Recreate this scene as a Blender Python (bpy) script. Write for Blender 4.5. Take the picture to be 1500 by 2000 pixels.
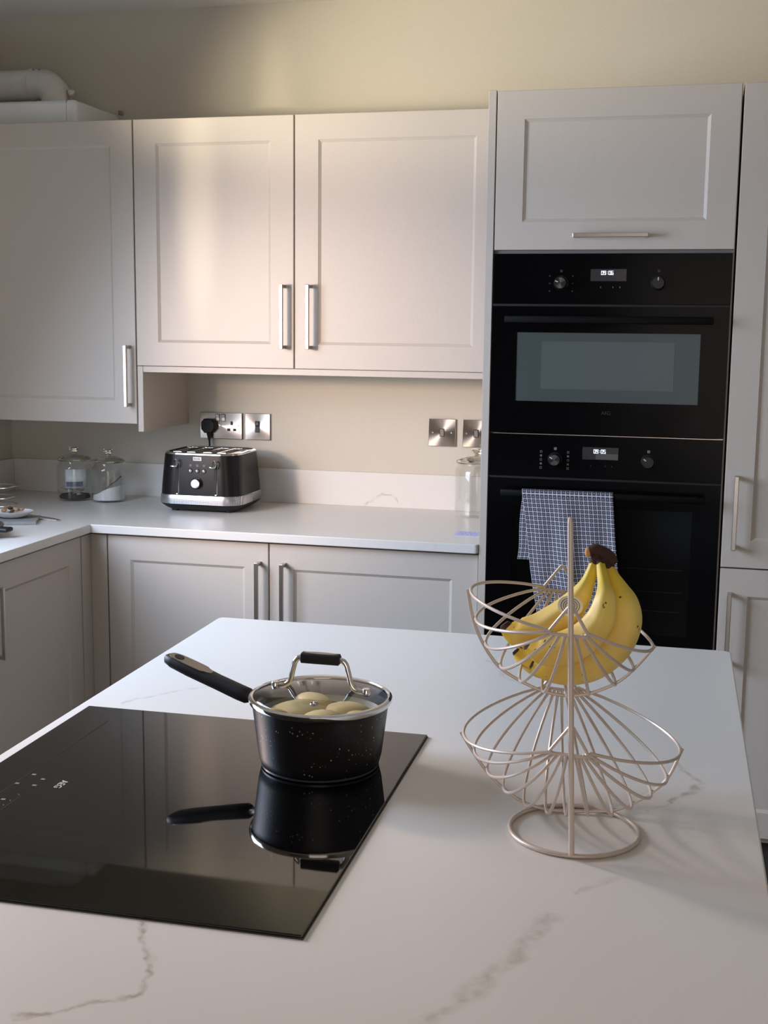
import bpy, bmesh, math, random
from mathutils import Vector, Matrix
random.seed(3)
for o in list(bpy.data.objects): bpy.data.objects.remove(o)
SC = bpy.context.scene
COL = SC.collection
PI = math.pi

# ------------------------------------------------------------------ camera
yaw, pitch, roll = 0.2434, -0.1482, 0.0110
fw = Vector((-math.sin(yaw)*math.cos(pitch), math.cos(yaw)*math.cos(pitch), math.sin(pitch)))
rt = Vector((math.cos(yaw), math.sin(yaw), 0)); up = rt.cross(fw)
r2 = rt*math.cos(roll)+up*math.sin(roll); u2 = up*math.cos(roll)-rt*math.sin(roll)
cam = bpy.data.cameras.new('camera'); co = bpy.data.objects.new('camera', cam); COL.objects.link(co)
M = Matrix.Identity(4)
for i in range(3):
    M[i][0] = r2[i]; M[i][1] = u2[i]; M[i][2] = -fw[i]
M[0][3], M[1][3], M[2][3] = 0.5436, -3.8443, 1.4823
co.matrix_world = M
cam.sensor_fit = 'VERTICAL'; cam.sensor_height = 36.0; cam.lens = 2434.4/2000*36
cam.clip_start = 0.02
SC.camera = co

# ------------------------------------------------------------------ light
SC.view_settings.view_transform = 'Standard'; SC.view_settings.look = 'None'
SC.view_settings.gamma = 1.0; SC.view_settings.use_curve_mapping = False
SC.view_settings.exposure = 0.13
w = bpy.data.worlds.new('sky'); SC.world = w; w.use_nodes = True
bg = w.node_tree.nodes['Background']
bg.inputs[0].default_value = (0.62, 0.76, 1.0, 1); bg.inputs[1].default_value = 0.7

def area(name, loc, target, sx, sy, power, col, spread=PI):
    l = bpy.data.lights.new(name, 'AREA'); l.shape = 'RECTANGLE'; l.size = sx; l.size_y = sy
    l.energy = power; l.color = col; l.spread = spread
    o = bpy.data.objects.new(name, l); COL.objects.link(o); o.location = loc
    d = Vector(target)-Vector(loc); o.rotation_euler = d.to_track_quat('-Z', 'Y').to_euler()
    return o
# cool daylight in the left window, added warm fill behind the camera
area('window_daylight', (-1.500, -1.90, 1.58), (-0.50, -1.62, 0.95), 1.15, 0.90, 34, (0.64, 0.77, 1.0), math.radians(136))
area('rear_warm_fill', (0.9, -5.45, 1.25), (-0.1, 0, 1.1), 1.5, 1.6, 13, (1.0, 0.76, 0.56))
def spot(name, loc, target, power, col, ang, blend, size, scx=1.0, scy=1.0):
    l = bpy.data.lights.new(name, 'SPOT'); l.energy = power; l.color = col; l.spot_size = math.radians(ang)
    l.spot_blend = blend; l.shadow_soft_size = size
    o = bpy.data.objects.new(name, l); COL.objects.link(o); o.location = loc
    d = Vector(target)-Vector(loc); o.rotation_euler = d.to_track_quat('-Z', 'Y').to_euler(); o.scale = (scx, scy, 1)
    return o
# added warm spots inside the room, tinting wall units, splashback, upper wall and island
spot('warm_fill_spot', (-1.60, -2.35, 1.55), (-0.38, 0, 1.33), 128, (1.0, 0.68, 0.46), 44, 1.0, 0.11, 0.66)
spot('warm_streak_spot', (-1.60, -2.35, 1.60), (-0.78, 0, 1.90), 60, (1.0, 0.86, 0.62), 26, 1.0, 0.03, 0.15)  # added narrow spot for the pale band on the wall-unit door
spot('upper_wall_fill_spot', (-1.60, -1.45, 1.90), (0.36, 0, 2.44), 118, (1.0, 0.89, 0.69), 68, 1.0, 0.08, 1.0, 0.42)  # added grazing spot that brightens the wall above the units
spot('island_fill_spot', (-1.62, -1.60, 1.85), (0.36, -3.02, 0.90), 88, (1.0, 0.62, 0.38), 44, 1.0, 0.12)  # added spot that warms the island front

# ------------------------------------------------------------------ materials
def lin(c):
    return tuple(((v/255)/12.92 if v/255 <= 0.04045 else ((v/255+0.055)/1.055)**2.4) for v in c)
def mat(name, col, rough=0.5, metal=0.0, bump=0.0, bscale=40, coat=0.0, stretch=None, var=0.0, spec=0.5, trans=0.0, emit=0.0):
    m = bpy.data.materials.new(name); m.use_nodes = True; nt = m.node_tree; b = nt.nodes['Principled BSDF']
    c = lin(col)
    b.inputs['Base Color'].default_value = (*c, 1); b.inputs['Roughness'].default_value = rough
    b.inputs['Metallic'].default_value = metal; b.inputs['Coat Weight'].default_value = coat
    b.inputs['Specular IOR Level'].default_value = spec
    b.inputs['Transmission Weight'].default_value = trans
    if emit:
        b.inputs['Emission Color'].default_value = (*c, 1); b.inputs['Emission Strength'].default_value = emit
    tc = nt.nodes.new('ShaderNodeTexCoord'); mp = nt.nodes.new('ShaderNodeMapping')
    nt.links.new(tc.outputs['Object'], mp.inputs[0])
    if stretch: mp.inputs['Scale'].default_value = stretch
    n = nt.nodes.new('ShaderNodeTexNoise'); n.inputs['Scale'].default_value = bscale; n.inputs['Detail'].default_value = 5
    nt.links.new(mp.outputs[0], n.inputs[0])
    if var:
        mx = nt.nodes.new('ShaderNodeMix'); mx.data_type = 'RGBA'; mx.blend_type = 'MULTIPLY'
        rr = nt.nodes.new('ShaderNodeMapRange'); rr.inputs[1].default_value = 0.3; rr.inputs[2].default_value = 0.7
        rr.inputs[3].default_value = 1-var; rr.inputs[4].default_value = 1+var*0.3
        nt.links.new(n.outputs[0], rr.inputs[0]); mx.inputs[0].default_value = 1
        mx.inputs[6].default_value = (*c, 1); nt.links.new(rr.outputs[0], mx.inputs[7]); nt.links.new(mx.outputs[2], b.inputs['Base Color'])
    if bump:
        bp = nt.nodes.new('ShaderNodeBump'); bp.inputs['Strength'].default_value = bump; bp.inputs['Distance'].default_value = 0.001
        nt.links.new(n.outputs[0], bp.inputs['Height']); nt.links.new(bp.outputs[0], b.inputs['Normal'])
    return m

CAB = mat('greige_cabinet_paint', (200, 190, 179), 0.42, bump=0.25, bscale=900, stretch=(1, 1, 0.12))
CARC = mat('carcass_board', (196, 188, 177), 0.5, bump=0.1, bscale=300)
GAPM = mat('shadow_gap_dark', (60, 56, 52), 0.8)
WALL = mat('beige_wall_paint', (208, 201, 186), 0.85, bump=0.35, bscale=220, var=0.03)
CEIL = mat('ceiling_paint', (236, 232, 224), 0.9, bump=0.2, bscale=150)
FLOOR = mat('dark_floor_tile', (70, 62, 56), 0.35, bump=0.2, bscale=8, var=0.25)
STEEL = mat('brushed_steel', (190, 186, 180), 0.28, 1.0, bump=0.15, bscale=500, stretch=(1, 1, 0.05))
CHROME = mat('chrome', (225, 224, 222), 0.09, 1.0)
BLACKGLASS = mat('black_glass', (6, 6, 7), 0.03, 0.0, spec=0.75)
OVENGLASS = mat('oven_black_glass', (7, 7, 9), 0.16, 0.0, spec=0.07)
OVENWIN = mat('oven_window_reflection_grey', (72, 82, 82), 0.35, 0.25, spec=0.4)  # grey of the reflected room put into the window colour
OVENWIN2 = mat('oven_window_reflection_inner', (86, 96, 96), 0.35, 0.25, spec=0.4)
BLKPL = mat('black_plastic', (17, 17, 18), 0.38)
BLKSAT = mat('black_satin_enamel', (20, 17, 18), 0.30, bump=0.1, bscale=400, spec=0.3)
HANDB = mat('matt_black_bar', (9, 9, 10), 0.5, spec=0.12)
RUBBER = mat('black_rubber', (14, 14, 15), 0.55)
WHITEB = mat('white_enamel', (225, 228, 228), 0.35, var=0.04, bscale=9)
WHITEP = mat('white_plastic_pipe', (214, 212, 206), 0.45, var=0.10, bscale=14)
TANPL = mat('dusty_sealant', (150, 140, 124), 0.8)
WIRE = mat('cream_wire_coating', (206, 193, 182), 0.38, metal=0.25)
CERAM = mat('white_ceramic', (235, 234, 232), 0.15)
SLATE = mat('pale_grey_slate', (150, 152, 150), 0.6, bump=0.3, bscale=60, var=0.1)
CHIP = mat('dried_peel', (176, 148, 112), 0.8, var=0.4, bscale=60, bump=0.6)
CHIPD = mat('dried_peel_dark', (92, 62, 44), 0.8, var=0.4, bscale=60, bump=0.6)
SUGAR = mat('white_sugar', (238, 238, 236), 0.9, bump=0.6, bscale=900)
PAPER = mat('lilac_paper', (214, 214, 246), 0.8)
INK = mat('pale_blue_ink', (120, 120, 170), 0.8)
WRAP = mat('crumpled_white_wrapper', (215, 212, 205), 0.6, bump=0.5, bscale=80)
DARKT = mat('dark_tea_bits', (44, 36, 32), 0.9, bump=0.8, bscale=120)
LABELB = mat('blue_grey_print', (96, 108, 132), 0.6, var=0.3, bscale=160)
LED = mat('white_led', (225, 235, 255), 0.5, emit=1.6)
DISPLAY = mat('display_glass', (42, 42, 46), 0.2)
DISPLAY2 = mat('display_glass_grey', (84, 80, 76), 0.25)
PRINT = mat('grey_print', (105, 106, 110), 0.6)
PRINTD = mat('dim_grey_print', (38, 39, 42), 0.6)
WHITEPRINT = mat('white_print', (190, 190, 190), 0.6)
POTATO = mat('boiled_potato', (240, 218, 160), 0.5, var=0.08, bscale=25)
WATER = mat('cloudy_water', (176, 170, 148), 0.06, var=0.1, bscale=20)
STEELIN = mat('pot_interior', (70, 78, 86), 0.3, 0.2)
INFILL = mat('handle_inlay_steel', (150, 142, 134), 0.34, 0.9)
BTIP = mat('banana_tip_brown', (62, 40, 34), 0.85, bump=0.5, bscale=200)
BCUT = mat('banana_cut_end', (206, 160, 104), 0.8)
STICK = mat('sticker_cream', (246, 243, 232), 0.5)
STICKR = mat('sticker_grey_print', (112, 112, 116), 0.5)
LPANEL = mat('cool_grey_shelf', (120, 118, 114), 0.6)

def thin_glass(name, tint, tr=0.93, rough=0.0, refl=1.0):
    m = bpy.data.materials.new(name); m.use_nodes = True; nt = m.node_tree; nt.nodes.clear()
    o = nt.nodes.new('ShaderNodeOutputMaterial'); mx = nt.nodes.new('ShaderNodeMixShader')
    t = nt.nodes.new('ShaderNodeBsdfTransparent'); g = nt.nodes.new('ShaderNodeBsdfGlossy'); f = nt.nodes.new('ShaderNodeFresnel')
    t.inputs[0].default_value = (tint[0]*tr, tint[1]*tr, tint[2]*tr, 1); g.inputs['Roughness'].default_value = rough
    g.inputs[0].default_value = (refl, refl, refl, 1)
    f.inputs[0].default_value = 1.45
    ge = nt.nodes.new('ShaderNodeNewGeometry'); mr = nt.nodes.new('ShaderNodeMapRange'); nt.links.new(ge.outputs['Backfacing'], mr.inputs[0])
    mr.inputs[3].default_value = 1.45; mr.inputs[4].default_value = 1/1.45; nt.links.new(mr.outputs[0], f.inputs[0])
    nt.links.new(f.outputs[0], mx.inputs[0]); nt.links.new(t.outputs[0], mx.inputs[1]); nt.links.new(g.outputs[0], mx.inputs[2])
    nt.links.new(mx.outputs[0], o.inputs[0]); return m
GLASS = thin_glass('clear_jar_glass', (0.985, 0.99, 0.985), 0.99)
GLASSL = thin_glass('thick_lid_glass', (0.86, 0.84, 0.78), 0.93, 0.03)
GLASSL = mat('solid_lid_glass', (236, 234, 222), 0.02, trans=1.0)
LIDGLASS = thin_glass('steamed_lid_glass', (0.92, 0.92, 0.91), 0.93, 0.06)
PANE = thin_glass('window_pane', (0.98, 1, 0.99), 0.97)
OVPANE = thin_glass('oven_dark_pane', (0.42, 0.42, 0.44), 1.0, 0.14, 0.4)

def math_node(nt, op, a, b=None, c=None, clamp=False):
    n = nt.nodes.new('ShaderNodeMath'); n.operation = op; n.use_clamp = clamp
    for i, v in enumerate((a, b, c)):
        if v is None: continue
        if isinstance(v, (int, float)): n.inputs[i].default_value = v
        else: nt.links.new(v, n.inputs[i])
    return n.outputs[0]

def quartz(name, veins, axes=(0, 1), faint=True):
    """white quartz: soft mottling plus thin ragged veins along given world-space polylines"""
    m = bpy.data.materials.new(name); m.use_nodes = True; nt = m.node_tree; b = nt.nodes['Principled BSDF']
    b.inputs['Roughness'].default_value = 0.33; b.inputs['Specular IOR Level'].default_value = 0.5
    g = nt.nodes.new('ShaderNodeNewGeometry'); sep = nt.nodes.new('ShaderNodeSeparateXYZ')
    nz = nt.nodes.new('ShaderNodeTexNoise'); nz.inputs['Scale'].default_value = 28; nz.inputs['Detail'].default_value = 6
    nt.links.new(g.outputs['Position'], nz.inputs[0])
    sub = nt.nodes.new('ShaderNodeVectorMath'); sub.operation = 'SUBTRACT'; nt.links.new(nz.outputs['Color'], sub.inputs[0]); sub.inputs[1].default_value = (.5, .5, .5)
    scl = nt.nodes.new('ShaderNodeVectorMath'); scl.operation = 'SCALE'; nt.links.new(sub.outputs[0], scl.inputs[0]); scl.inputs['Scale'].default_value = 0.040
    add = nt.nodes.new('ShaderNodeVectorMath'); nt.links.new(g.outputs['Position'], add.inputs[0]); nt.links.new(scl.outputs[0], add.inputs[1])
    nt.links.new(add.outputs[0], sep.inputs[0])
    X = sep.outputs[axes[0]]; Y = sep.outputs[axes[1]]
    tot = None
    for pts, wid, strength in veins:
        for (x0, y0), (x1, y1) in zip(pts[:-1], pts[1:]):
            dx, dy = x1-x0, y1-y0; L2 = dx*dx+dy*dy
            px = math_node(nt, 'SUBTRACT', X, x0); py = math_node(nt, 'SUBTRACT', Y, y0)
            t = math_node(nt, 'MULTIPLY_ADD', px, dx/L2, math_node(nt, 'MULTIPLY', py, dy/L2), clamp=True)
            ex = math_node(nt, 'MULTIPLY_ADD', t, -dx, px); ey = math_node(nt, 'MULTIPLY_ADD', t, -dy, py)
            d2 = math_node(nt, 'MULTIPLY_ADD', ex, ex, math_node(nt, 'MULTIPLY', ey, ey))
            d = math_node(nt, 'SQRT', d2)
            v = math_node(nt, 'MULTIPLY', math_node(nt, 'SUBTRACT', 1.0, math_node(nt, 'DIVIDE', d, wid), clamp=True), strength)
            tot = v if tot is None else math_node(nt, 'MAXIMUM', tot, v)
    n2 = nt.nodes.new('ShaderNodeTexNoise'); n2.inputs['Scale'].default_value = 55; n2.inputs['Detail'].default_value = 4
    nt.links.new(g.outputs['Position'], n2.inputs[0])
    brk = nt.nodes.new('ShaderNodeMapRange'); brk.inputs[1].default_value = 0.38; brk.inputs[2].default_value = 0.6; nt.links.new(n2.outputs[0], brk.inputs[0])
    # faint random cloudiness
    n3 = nt.nodes.new('ShaderNodeTexNoise'); n3.inputs['Scale'].default_value = 5; n3.inputs['Detail'].default_value = 6; n3.inputs['Roughness'].default_value = 0.62
    nt.links.new(g.outputs['Position'], n3.inputs[0])
    cl = math_node(nt, 'ABSOLUTE', math_node(nt, 'SUBTRACT', n3.outputs[0], 0.5))
    cl = math_node(nt, 'MULTIPLY', math_node(nt, 'SUBTRACT', 1.0, math_node(nt, 'DIVIDE', cl, 0.010), clamp=True), 0.10)
    n4 = nt.nodes.new('ShaderNodeTexNoise'); n4.inputs['Scale'].default_value = 2.3; nt.links.new(g.outputs['Position'], n4.inputs[0])
    msk = nt.nodes.new('ShaderNodeMapRange'); msk.inputs[1].default_value = 0.55; msk.inputs[2].default_value = 0.7; nt.links.new(n4.outputs[0], msk.inputs[0])
    cl = math_node(nt, 'MULTIPLY', cl, msk.outputs[0])
    fac = cl
    if tot is not None:
        vv = math_node(nt, 'MULTIPLY', tot, math_node(nt, 'MULTIPLY_ADD', brk.outputs[0], 0.75, 0.25))
        fac = math_node(nt, 'MAXIMUM', vv, cl)
    mx = nt.nodes.new('ShaderNodeMix'); mx.data_type = 'RGBA'; nt.links.new(fac, mx.inputs[0])
    mx.inputs[6].default_value = (*lin((224, 220, 214)), 1); mx.inputs[7].default_value = (*lin((150, 136, 116)), 1)
    nt.links.new(mx.outputs[2], b.inputs['Base Color'])
    return m
ISLQ = quartz('island_quartz', [
    ([(0.046, -2.799), (0.069, -2.842), (0.094, -2.883), (0.099, -2.918), (0.079, -2.932), (0.055, -2.955), (0.023, -2.982)], 0.0055, 0.75),
    ([(0.428, -2.681), (0.421, -2.726), (0.407, -2.765), (0.389, -2.803), (0.372, -2.861), (0.345, -2.901)], 0.012, 0.42),
    ([(0.54, -2.195), (0.567, -2.247), (0.577, -2.263), (0.555, -2.306), (0.539, -2.342)], 0.006, 0.6),
    ([(0.45, -2.622), (0.474, -2.591), (0.491, -2.57)], 0.006, 0.3),
    ([(-0.285, -2.151), (-0.24, -2.082), (-0.172, -2.012)], 0.006, 0.4),
    ([(0.216, -1.753), (0.256, -1.841), (0.291, -1.878)], 0.006, 0.35),
    ([(0.496, -2.391), (0.519, -2.36), (0.539, -2.342)], 0.006, 0.25)])
WTQ = quartz('worktop_quartz', [([(-0.72, -0.35), (-0.60, -0.42), (-0.45, -0.40)], 0.006, 0.15)])
UPQ = quartz('upstand_quartz', [([(-0.485, 0.905), (-0.446, 0.937), (-0.412, 0.949), (-0.378, 0.947), (-0.360, 0.925)], 0.006, 0.5)], axes=(0, 2))

def banana_mat():
    m = bpy.data.materials.new('banana_skin'); m.use_nodes = True; nt = m.node_tree; b = nt.nodes['Principled BSDF']
    b.inputs['Roughness'].default_value = 0.48; b.inputs['Subsurface Weight'].default_value = 0.06
    b.inputs['Subsurface Radius'].default_value = (0.01, 0.006, 0.002)
    uv = nt.nodes.new('ShaderNodeUVMap'); uv.uv_map = 'UVMap'
    sp = nt.nodes.new('ShaderNodeSeparateXYZ'); nt.links.new(uv.outputs[0], sp.inputs[0])
    cr = nt.nodes.new('ShaderNodeValToRGB'); nt.links.new(sp.outputs[0], cr.inputs[0])
    e = cr.color_ramp.elements
    e[0].position = 0.0; e[0].color = (*lin((196, 176, 44)), 1)
    e[1].position = 1.0; e[1].color = (*lin((214, 178, 44)), 1)
    for p_, c_ in ((0.12, (226, 196, 60)), (0.25, (218, 196, 70)), (0.34, (238, 212, 112)), (0.6, (240, 207, 116)), (0.85, (238, 200, 92)), (0.93, (226, 184, 50))):
        k = e.new(p_); k.color = (*lin(c_), 1)
    tc = nt.nodes.new('ShaderNodeTexCoord')
    n = nt.nodes.new('ShaderNodeTexNoise'); n.inputs['Scale'].default_value = 75; n.inputs['Detail'].default_value = 3; nt.links.new(tc.outputs['Object'], n.inputs[0])
    sf = nt.nodes.new('ShaderNodeMapRange'); sf.inputs[1].default_value = 0.675; sf.inputs[2].default_value = 0.70; nt.links.new(n.outputs[0], sf.inputs[0])
    n2 = nt.nodes.new('ShaderNodeTexNoise'); n2.inputs['Scale'].default_value = 16; nt.links.new(tc.outputs['Object'], n2.inputs[0])
    gf = nt.nodes.new('ShaderNodeMapRange'); gf.inputs[1].default_value = 0.45; gf.inputs[2].default_value = 0.8; gf.inputs[4].default_value = 0.35; nt.links.new(n2.outputs[0], gf.inputs[0])
    mg = nt.nodes.new('ShaderNodeMix'); mg.data_type = 'RGBA'; nt.links.new(gf.outputs[0], mg.inputs[0]); nt.links.new(cr.outputs[0], mg.inputs[6]); mg.inputs[7].default_value = (*lin((204, 190, 70)), 1)
    mx = nt.nodes.new('ShaderNodeMix'); mx.data_type = 'RGBA'; nt.links.new(sf.outputs[0], mx.inputs[0]); nt.links.new(mg.outputs[2], mx.inputs[6]); mx.inputs[7].default_value = (*lin((84, 52, 30)), 1)
    nt.links.new(mx.outputs[2], b.inputs['Base Color'])
    return m
BAN = banana_mat()

def towel_mat():
    m = bpy.data.materials.new('checked_towel_cloth'); m.use_nodes = True; nt = m.node_tree; b = nt.nodes['Principled BSDF']
    b.inputs['Roughness'].default_value = 0.95
    uv = nt.nodes.new('ShaderNodeUVMap'); uv.uv_map = 'UVMap'
    sp = nt.nodes.new('ShaderNodeSeparateXYZ'); nt.links.new(uv.outputs[0], sp.inputs[0])
    def edge(o):
        f = math_node(nt, 'FRACT', math_node(nt, 'DIVIDE', o, 0.0112))
        return math_node(nt, 'ABSOLUTE', math_node(nt, 'SUBTRACT', f, 0.5))
    a = math_node(nt, 'MAXIMUM', edge(sp.outputs[0]), edge(sp.outputs[1]))
    line = math_node(nt, 'GREATER_THAN', a, 0.425)
    inner = math_node(nt, 'LESS_THAN', a, 0.20)
    # end stripes: v close to the hem is pale
    m1 = nt.nodes.new('ShaderNodeMix'); m1.data_type = 'RGBA'; nt.links.new(inner, m1.inputs[0])
    m1.inputs[6].default_value = (*lin((66, 65, 82)), 1); m1.inputs[7].default_value = (*lin((124, 121, 130)), 1)
    m2 = nt.nodes.new('ShaderNodeMix'); m2.data_type = 'RGBA'; nt.links.new(line, m2.inputs[0]); nt.links.new(m1.outputs[2], m2.inputs[6]); m2.inputs[7].default_value = (*lin((214, 212, 216)), 1)
    nt.links.new(m2.outputs[2], b.inputs['Base Color'])
    n = nt.nodes.new('ShaderNodeTexNoise'); n.inputs['Scale'].default_value = 1500
    bp = nt.nodes.new('ShaderNodeBump'); bp.inputs['Strength'].default_value = 0.4; bp.inputs['Distance'].default_value = 0.001
    tc = nt.nodes.new('ShaderNodeTexCoord'); nt.links.new(tc.outputs['Object'], n.inputs[0]); nt.links.new(n.outputs[0], bp.inputs['Height']); nt.links.new(bp.outputs[0], b.inputs['Normal'])
    return m
TOWEL = towel_mat()

def speckle_mat():
    m = mat('speckled_black_stone_coating', (20, 18, 20), 0.38, bump=0.15, bscale=300)
    nt = m.node_tree; b = nt.nodes['Principled BSDF']; tc = nt.nodes.new('ShaderNodeTexCoord')
    v = nt.nodes.new('ShaderNodeTexVoronoi'); v.inputs['Scale'].default_value = 300; nt.links.new(tc.outputs['Object'], v.inputs[0])
    sp = nt.nodes.new('ShaderNodeSeparateColor'); nt.links.new(v.outputs['Color'], sp.inputs[0])
    lim = math_node(nt, 'MULTIPLY', math_node(nt, 'POWER', sp.outputs[0], 4.0), 0.30)
    f = math_node(nt, 'LESS_THAN', v.outputs['Distance'], lim)
    n = nt.nodes.new('ShaderNodeTexNoise'); n.inputs['Scale'].default_value = 22; nt.links.new(tc.outputs['Object'], n.inputs[0])
    f = math_node(nt, 'MULTIPLY', f, math_node(nt, 'GREATER_THAN', n.outputs[0], 0.5))
    mx = nt.nodes.new('ShaderNodeMix'); mx.data_type = 'RGBA'; nt.links.new(f, mx.inputs[0]); mx.inputs[6].default_value = (*lin((20, 18, 21)), 1); mx.inputs[7].default_value = (*lin((190, 180, 170)), 1)
    nt.links.new(mx.outputs[2], b.inputs['Base Color']); return m
SPECK = speckle_mat()

def band_mat():
    m = mat('textured_silver_band', (200, 198, 198), 0.3, 0.9)
    nt = m.node_tree; b = nt.nodes['Principled BSDF']; tc = nt.nodes.new('ShaderNodeTexCoord')
    w1 = nt.nodes.new('ShaderNodeTexChecker'); w1.inputs['Scale'].default_value = 1
    mp = nt.nodes.new('ShaderNodeMapping'); mp.inputs['Rotation'].default_value = (0, PI/4, 0); mp.inputs['Scale'].default_value = (330, 0.001, 330)
    nt.links.new(tc.outputs['Object'], mp.inputs[0]); nt.links.new(mp.outputs[0], w1.inputs[0])
    w1.inputs[1].default_value = (*lin((222, 222, 224)), 1); w1.inputs[2].default_value = (*lin((150, 148, 158)), 1)
    nt.links.new(w1.outputs[0], b.inputs['Base Color'])
    bp = nt.nodes.new('ShaderNodeBump'); bp.inputs['Strength'].default_value = 0.6; bp.inputs['Distance'].default_value = 0.0006
    nt.links.new(w1.outputs['Fac'], bp.inputs['Height']); nt.links.new(bp.outputs[0], b.inputs['Normal'])
    return m
BAND = band_mat()

def swirl_mat():
    """radially brushed steel plate"""
    m = mat('radial_brushed_steel', (196, 186, 176), 0.26, 1.0)
    nt = m.node_tree; b = nt.nodes['Principled BSDF']
    b.inputs['Anisotropic'].default_value = 0.85
    tg = nt.nodes.new('ShaderNodeTangent'); tg.direction_type = 'RADIAL'; tg.axis = 'Y'
    nt.links.new(tg.outputs[0], b.inputs['Tangent'])
    return m
PLATE = swirl_mat()

# ------------------------------------------------------------------ helpers
def link(name, bm, m, parent=None, smooth=False, loc=None):
    me = bpy.data.meshes.new(name); bmesh.ops.recalc_face_normals(bm, faces=bm.faces); bm.to_mesh(me); bm.free()
    if isinstance(m, (list, tuple)):
        for k in m: me.materials.append(k)
    else: me.materials.append(m)
    if smooth:
        for p in me.polygons: p.use_smooth = True
        try: me.set_sharp_from_angle(angle=math.radians(40))
        except Exception: pass
    o = bpy.data.objects.new(name, me); COL.objects.link(o)
    if parent is not None: o.parent = parent
    if loc is not None: o.location = loc
    return o
def tag(o, label, cat, group=None):
    o['label'] = label; o['category'] = cat
    if group: o['group'] = group
    return o
def thing(name, label, cat, loc=(0, 0, 0), rz=0, group=None):
    o = bpy.data.objects.new(name, None); COL.objects.link(o); o.location = loc; o.rotation_euler = (0, 0, rz)
    o.empty_display_size = 0.05
    return tag(o, label, cat, group)
def struct(o): o['kind'] = 'structure'; return o
def box(bm, x0, x1, y0, y1, z0, z1, bev=0.0, seg=1):
    b = bmesh.new()
    v = [b.verts.new((x, y, z)) for x in (x0, x1) for y in (y0, y1) for z in (z0, z1)]
    for f in ((0, 1, 3, 2), (4, 6, 7, 5), (0, 4, 5, 1), (2, 3, 7, 6), (0, 2, 6, 4), (1, 5, 7, 3)): b.faces.new([v[i] for i in f])
    bmesh.ops.recalc_face_normals(b, faces=b.faces)
    if bev: bmesh.ops.bevel(b, geom=b.edges[:], offset=bev, segments=seg, profile=0.5, affect='EDGES')
    t = bpy.data.meshes.new('t'); b.to_mesh(t); b.free(); bm.from_mesh(t); bpy.data.meshes.remove(t)
    return bm
def B(name, x0, x1, y0, y1, z0, z1, m, parent=None, bev=0.0, seg=1, smooth=False):
    return link(name, box(bmesh.new(), min(x0, x1), max(x0, x1), min(y0, y1), max(y0, y1), min(z0, z1), max(z0, z1), bev, seg), m, parent, smooth or seg > 1)
def lathe(bm, prof, seg=40, c=(0, 0, 0), cap0=False, cap1=False):
    rings = []
    for (r, z) in prof:
        if r < 1e-6: rings.append([bm.verts.new((c[0], c[1], c[2]+z))])
        else: rings.append([bm.verts.new((c[0]+r*math.cos(2*PI*k/seg), c[1]+r*math.sin(2*PI*k/seg), c[2]+z)) for k in range(seg)])
    for a, b in zip(rings[:-1], rings[1:]):
        for k in range(seg):
            j = (k+1) % seg
            if len(a) == 1 and len(b) == 1: continue
            if len(a) == 1: bm.faces.new((a[0], b[j], b[k]))
            elif len(b) == 1: bm.faces.new((a[k], a[j], b[0]))
            else: bm.faces.new((a[k], a[j], b[j], b[k]))
    if cap0 and len(rings[0]) > 1: bm.faces.new(list(reversed(rings[0])))
    if cap1 and len(rings[-1]) > 1: bm.faces.new(rings[-1])
    return bm
def catmull(pts, n=6, closed=False):
    P = [Vector(p) for p in pts]; out = []
    N = len(P); rng = range(N) if closed else range(N-1)
    for i in rng:
        p0 = P[(i-1) % N] if (closed or i > 0) else P[i]*2-P[i+1]
        p1 = P[i]; p2 = P[(i+1) % N]; p3 = P[(i+2) % N] if (closed or i+2 < N) else P[i+1]*2-P[i]
        for k in range(n):
            t = k/n
            out.append(0.5*((2*p1)+(-p0+p2)*t+(2*p0-5*p1+4*p2-p3)*t*t+(-p0+3*p1-3*p2+p3)*t**3))
    if not closed: out.append(P[-1].copy())
    return out
def tube(bm, pts, rad, seg=8, closed=False, cap=True, squash=None, uv=False, ngon=None):
    P = [Vector(p[:3]) for p in pts]; N = len(P)
    R = [rad]*N if isinstance(rad, (int, float)) else list(rad)
    T = []
    for i in range(N):
        a = P[(i-1) % N] if (closed or i > 0) else P[i]; b = P[(i+1) % N] if (closed or i < N-1) else P[i]
        T.append((b-a).normalized())
    n0 = T[0].orthogonal().normalized(); nn = [n0]
    for i in range(1, N):
        ax = T[i-1].cross(T[i]); v = nn[-1].copy()
        if ax.length > 1e-8: v = Matrix.Rotation(T[i-1].angle(T[i]), 3, ax.normalized()) @ v
        nn.append((v-T[i]*v.dot(T[i])).normalized())
    rings = []
    for i in range(N):
        b = T[i].cross(nn[i]); ring = []
        for k in range(seg):
            a = 2*PI*k/seg; rr = R[i]*(ngon(a) if ngon else 1)
            d = nn[i]*math.cos(a)*rr+b*math.sin(a)*rr
            if squash: d = Vector((d.x*squash[0], d.y*squash[1], d.z*squash[2]))
            ring.append(bm.verts.new(P[i]+d))
        rings.append(ring)
    L = bm.loops.layers.uv.new('UVMap') if uv else None
    for i in range(N if closed else N-1):
        a, b = rings[i], rings[(i+1) % N]
        for k in range(seg):
            j = (k+1) % seg; f = bm.faces.new((a[k], a[j], b[j], b[k]))
            if uv:
                us = (i/(N-1), i/(N-1), (i+1)/(N-1), (i+1)/(N-1)); vs = (k/seg, (k+1)/seg, (k+1)/seg, k/seg)
                for lp, u_, v_ in zip(f.loops, us, vs): lp[L].uv = (u_, v_)
    if cap and not closed:
        f1 = bm.faces.new(list(reversed(rings[0]))); f2 = bm.faces.new(rings[-1])
        if uv:
            for lp in f1.loops: lp[L].uv = (0, 0)
            for lp in f2.loops: lp[L].uv = (1, 0)
    return bm
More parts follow.
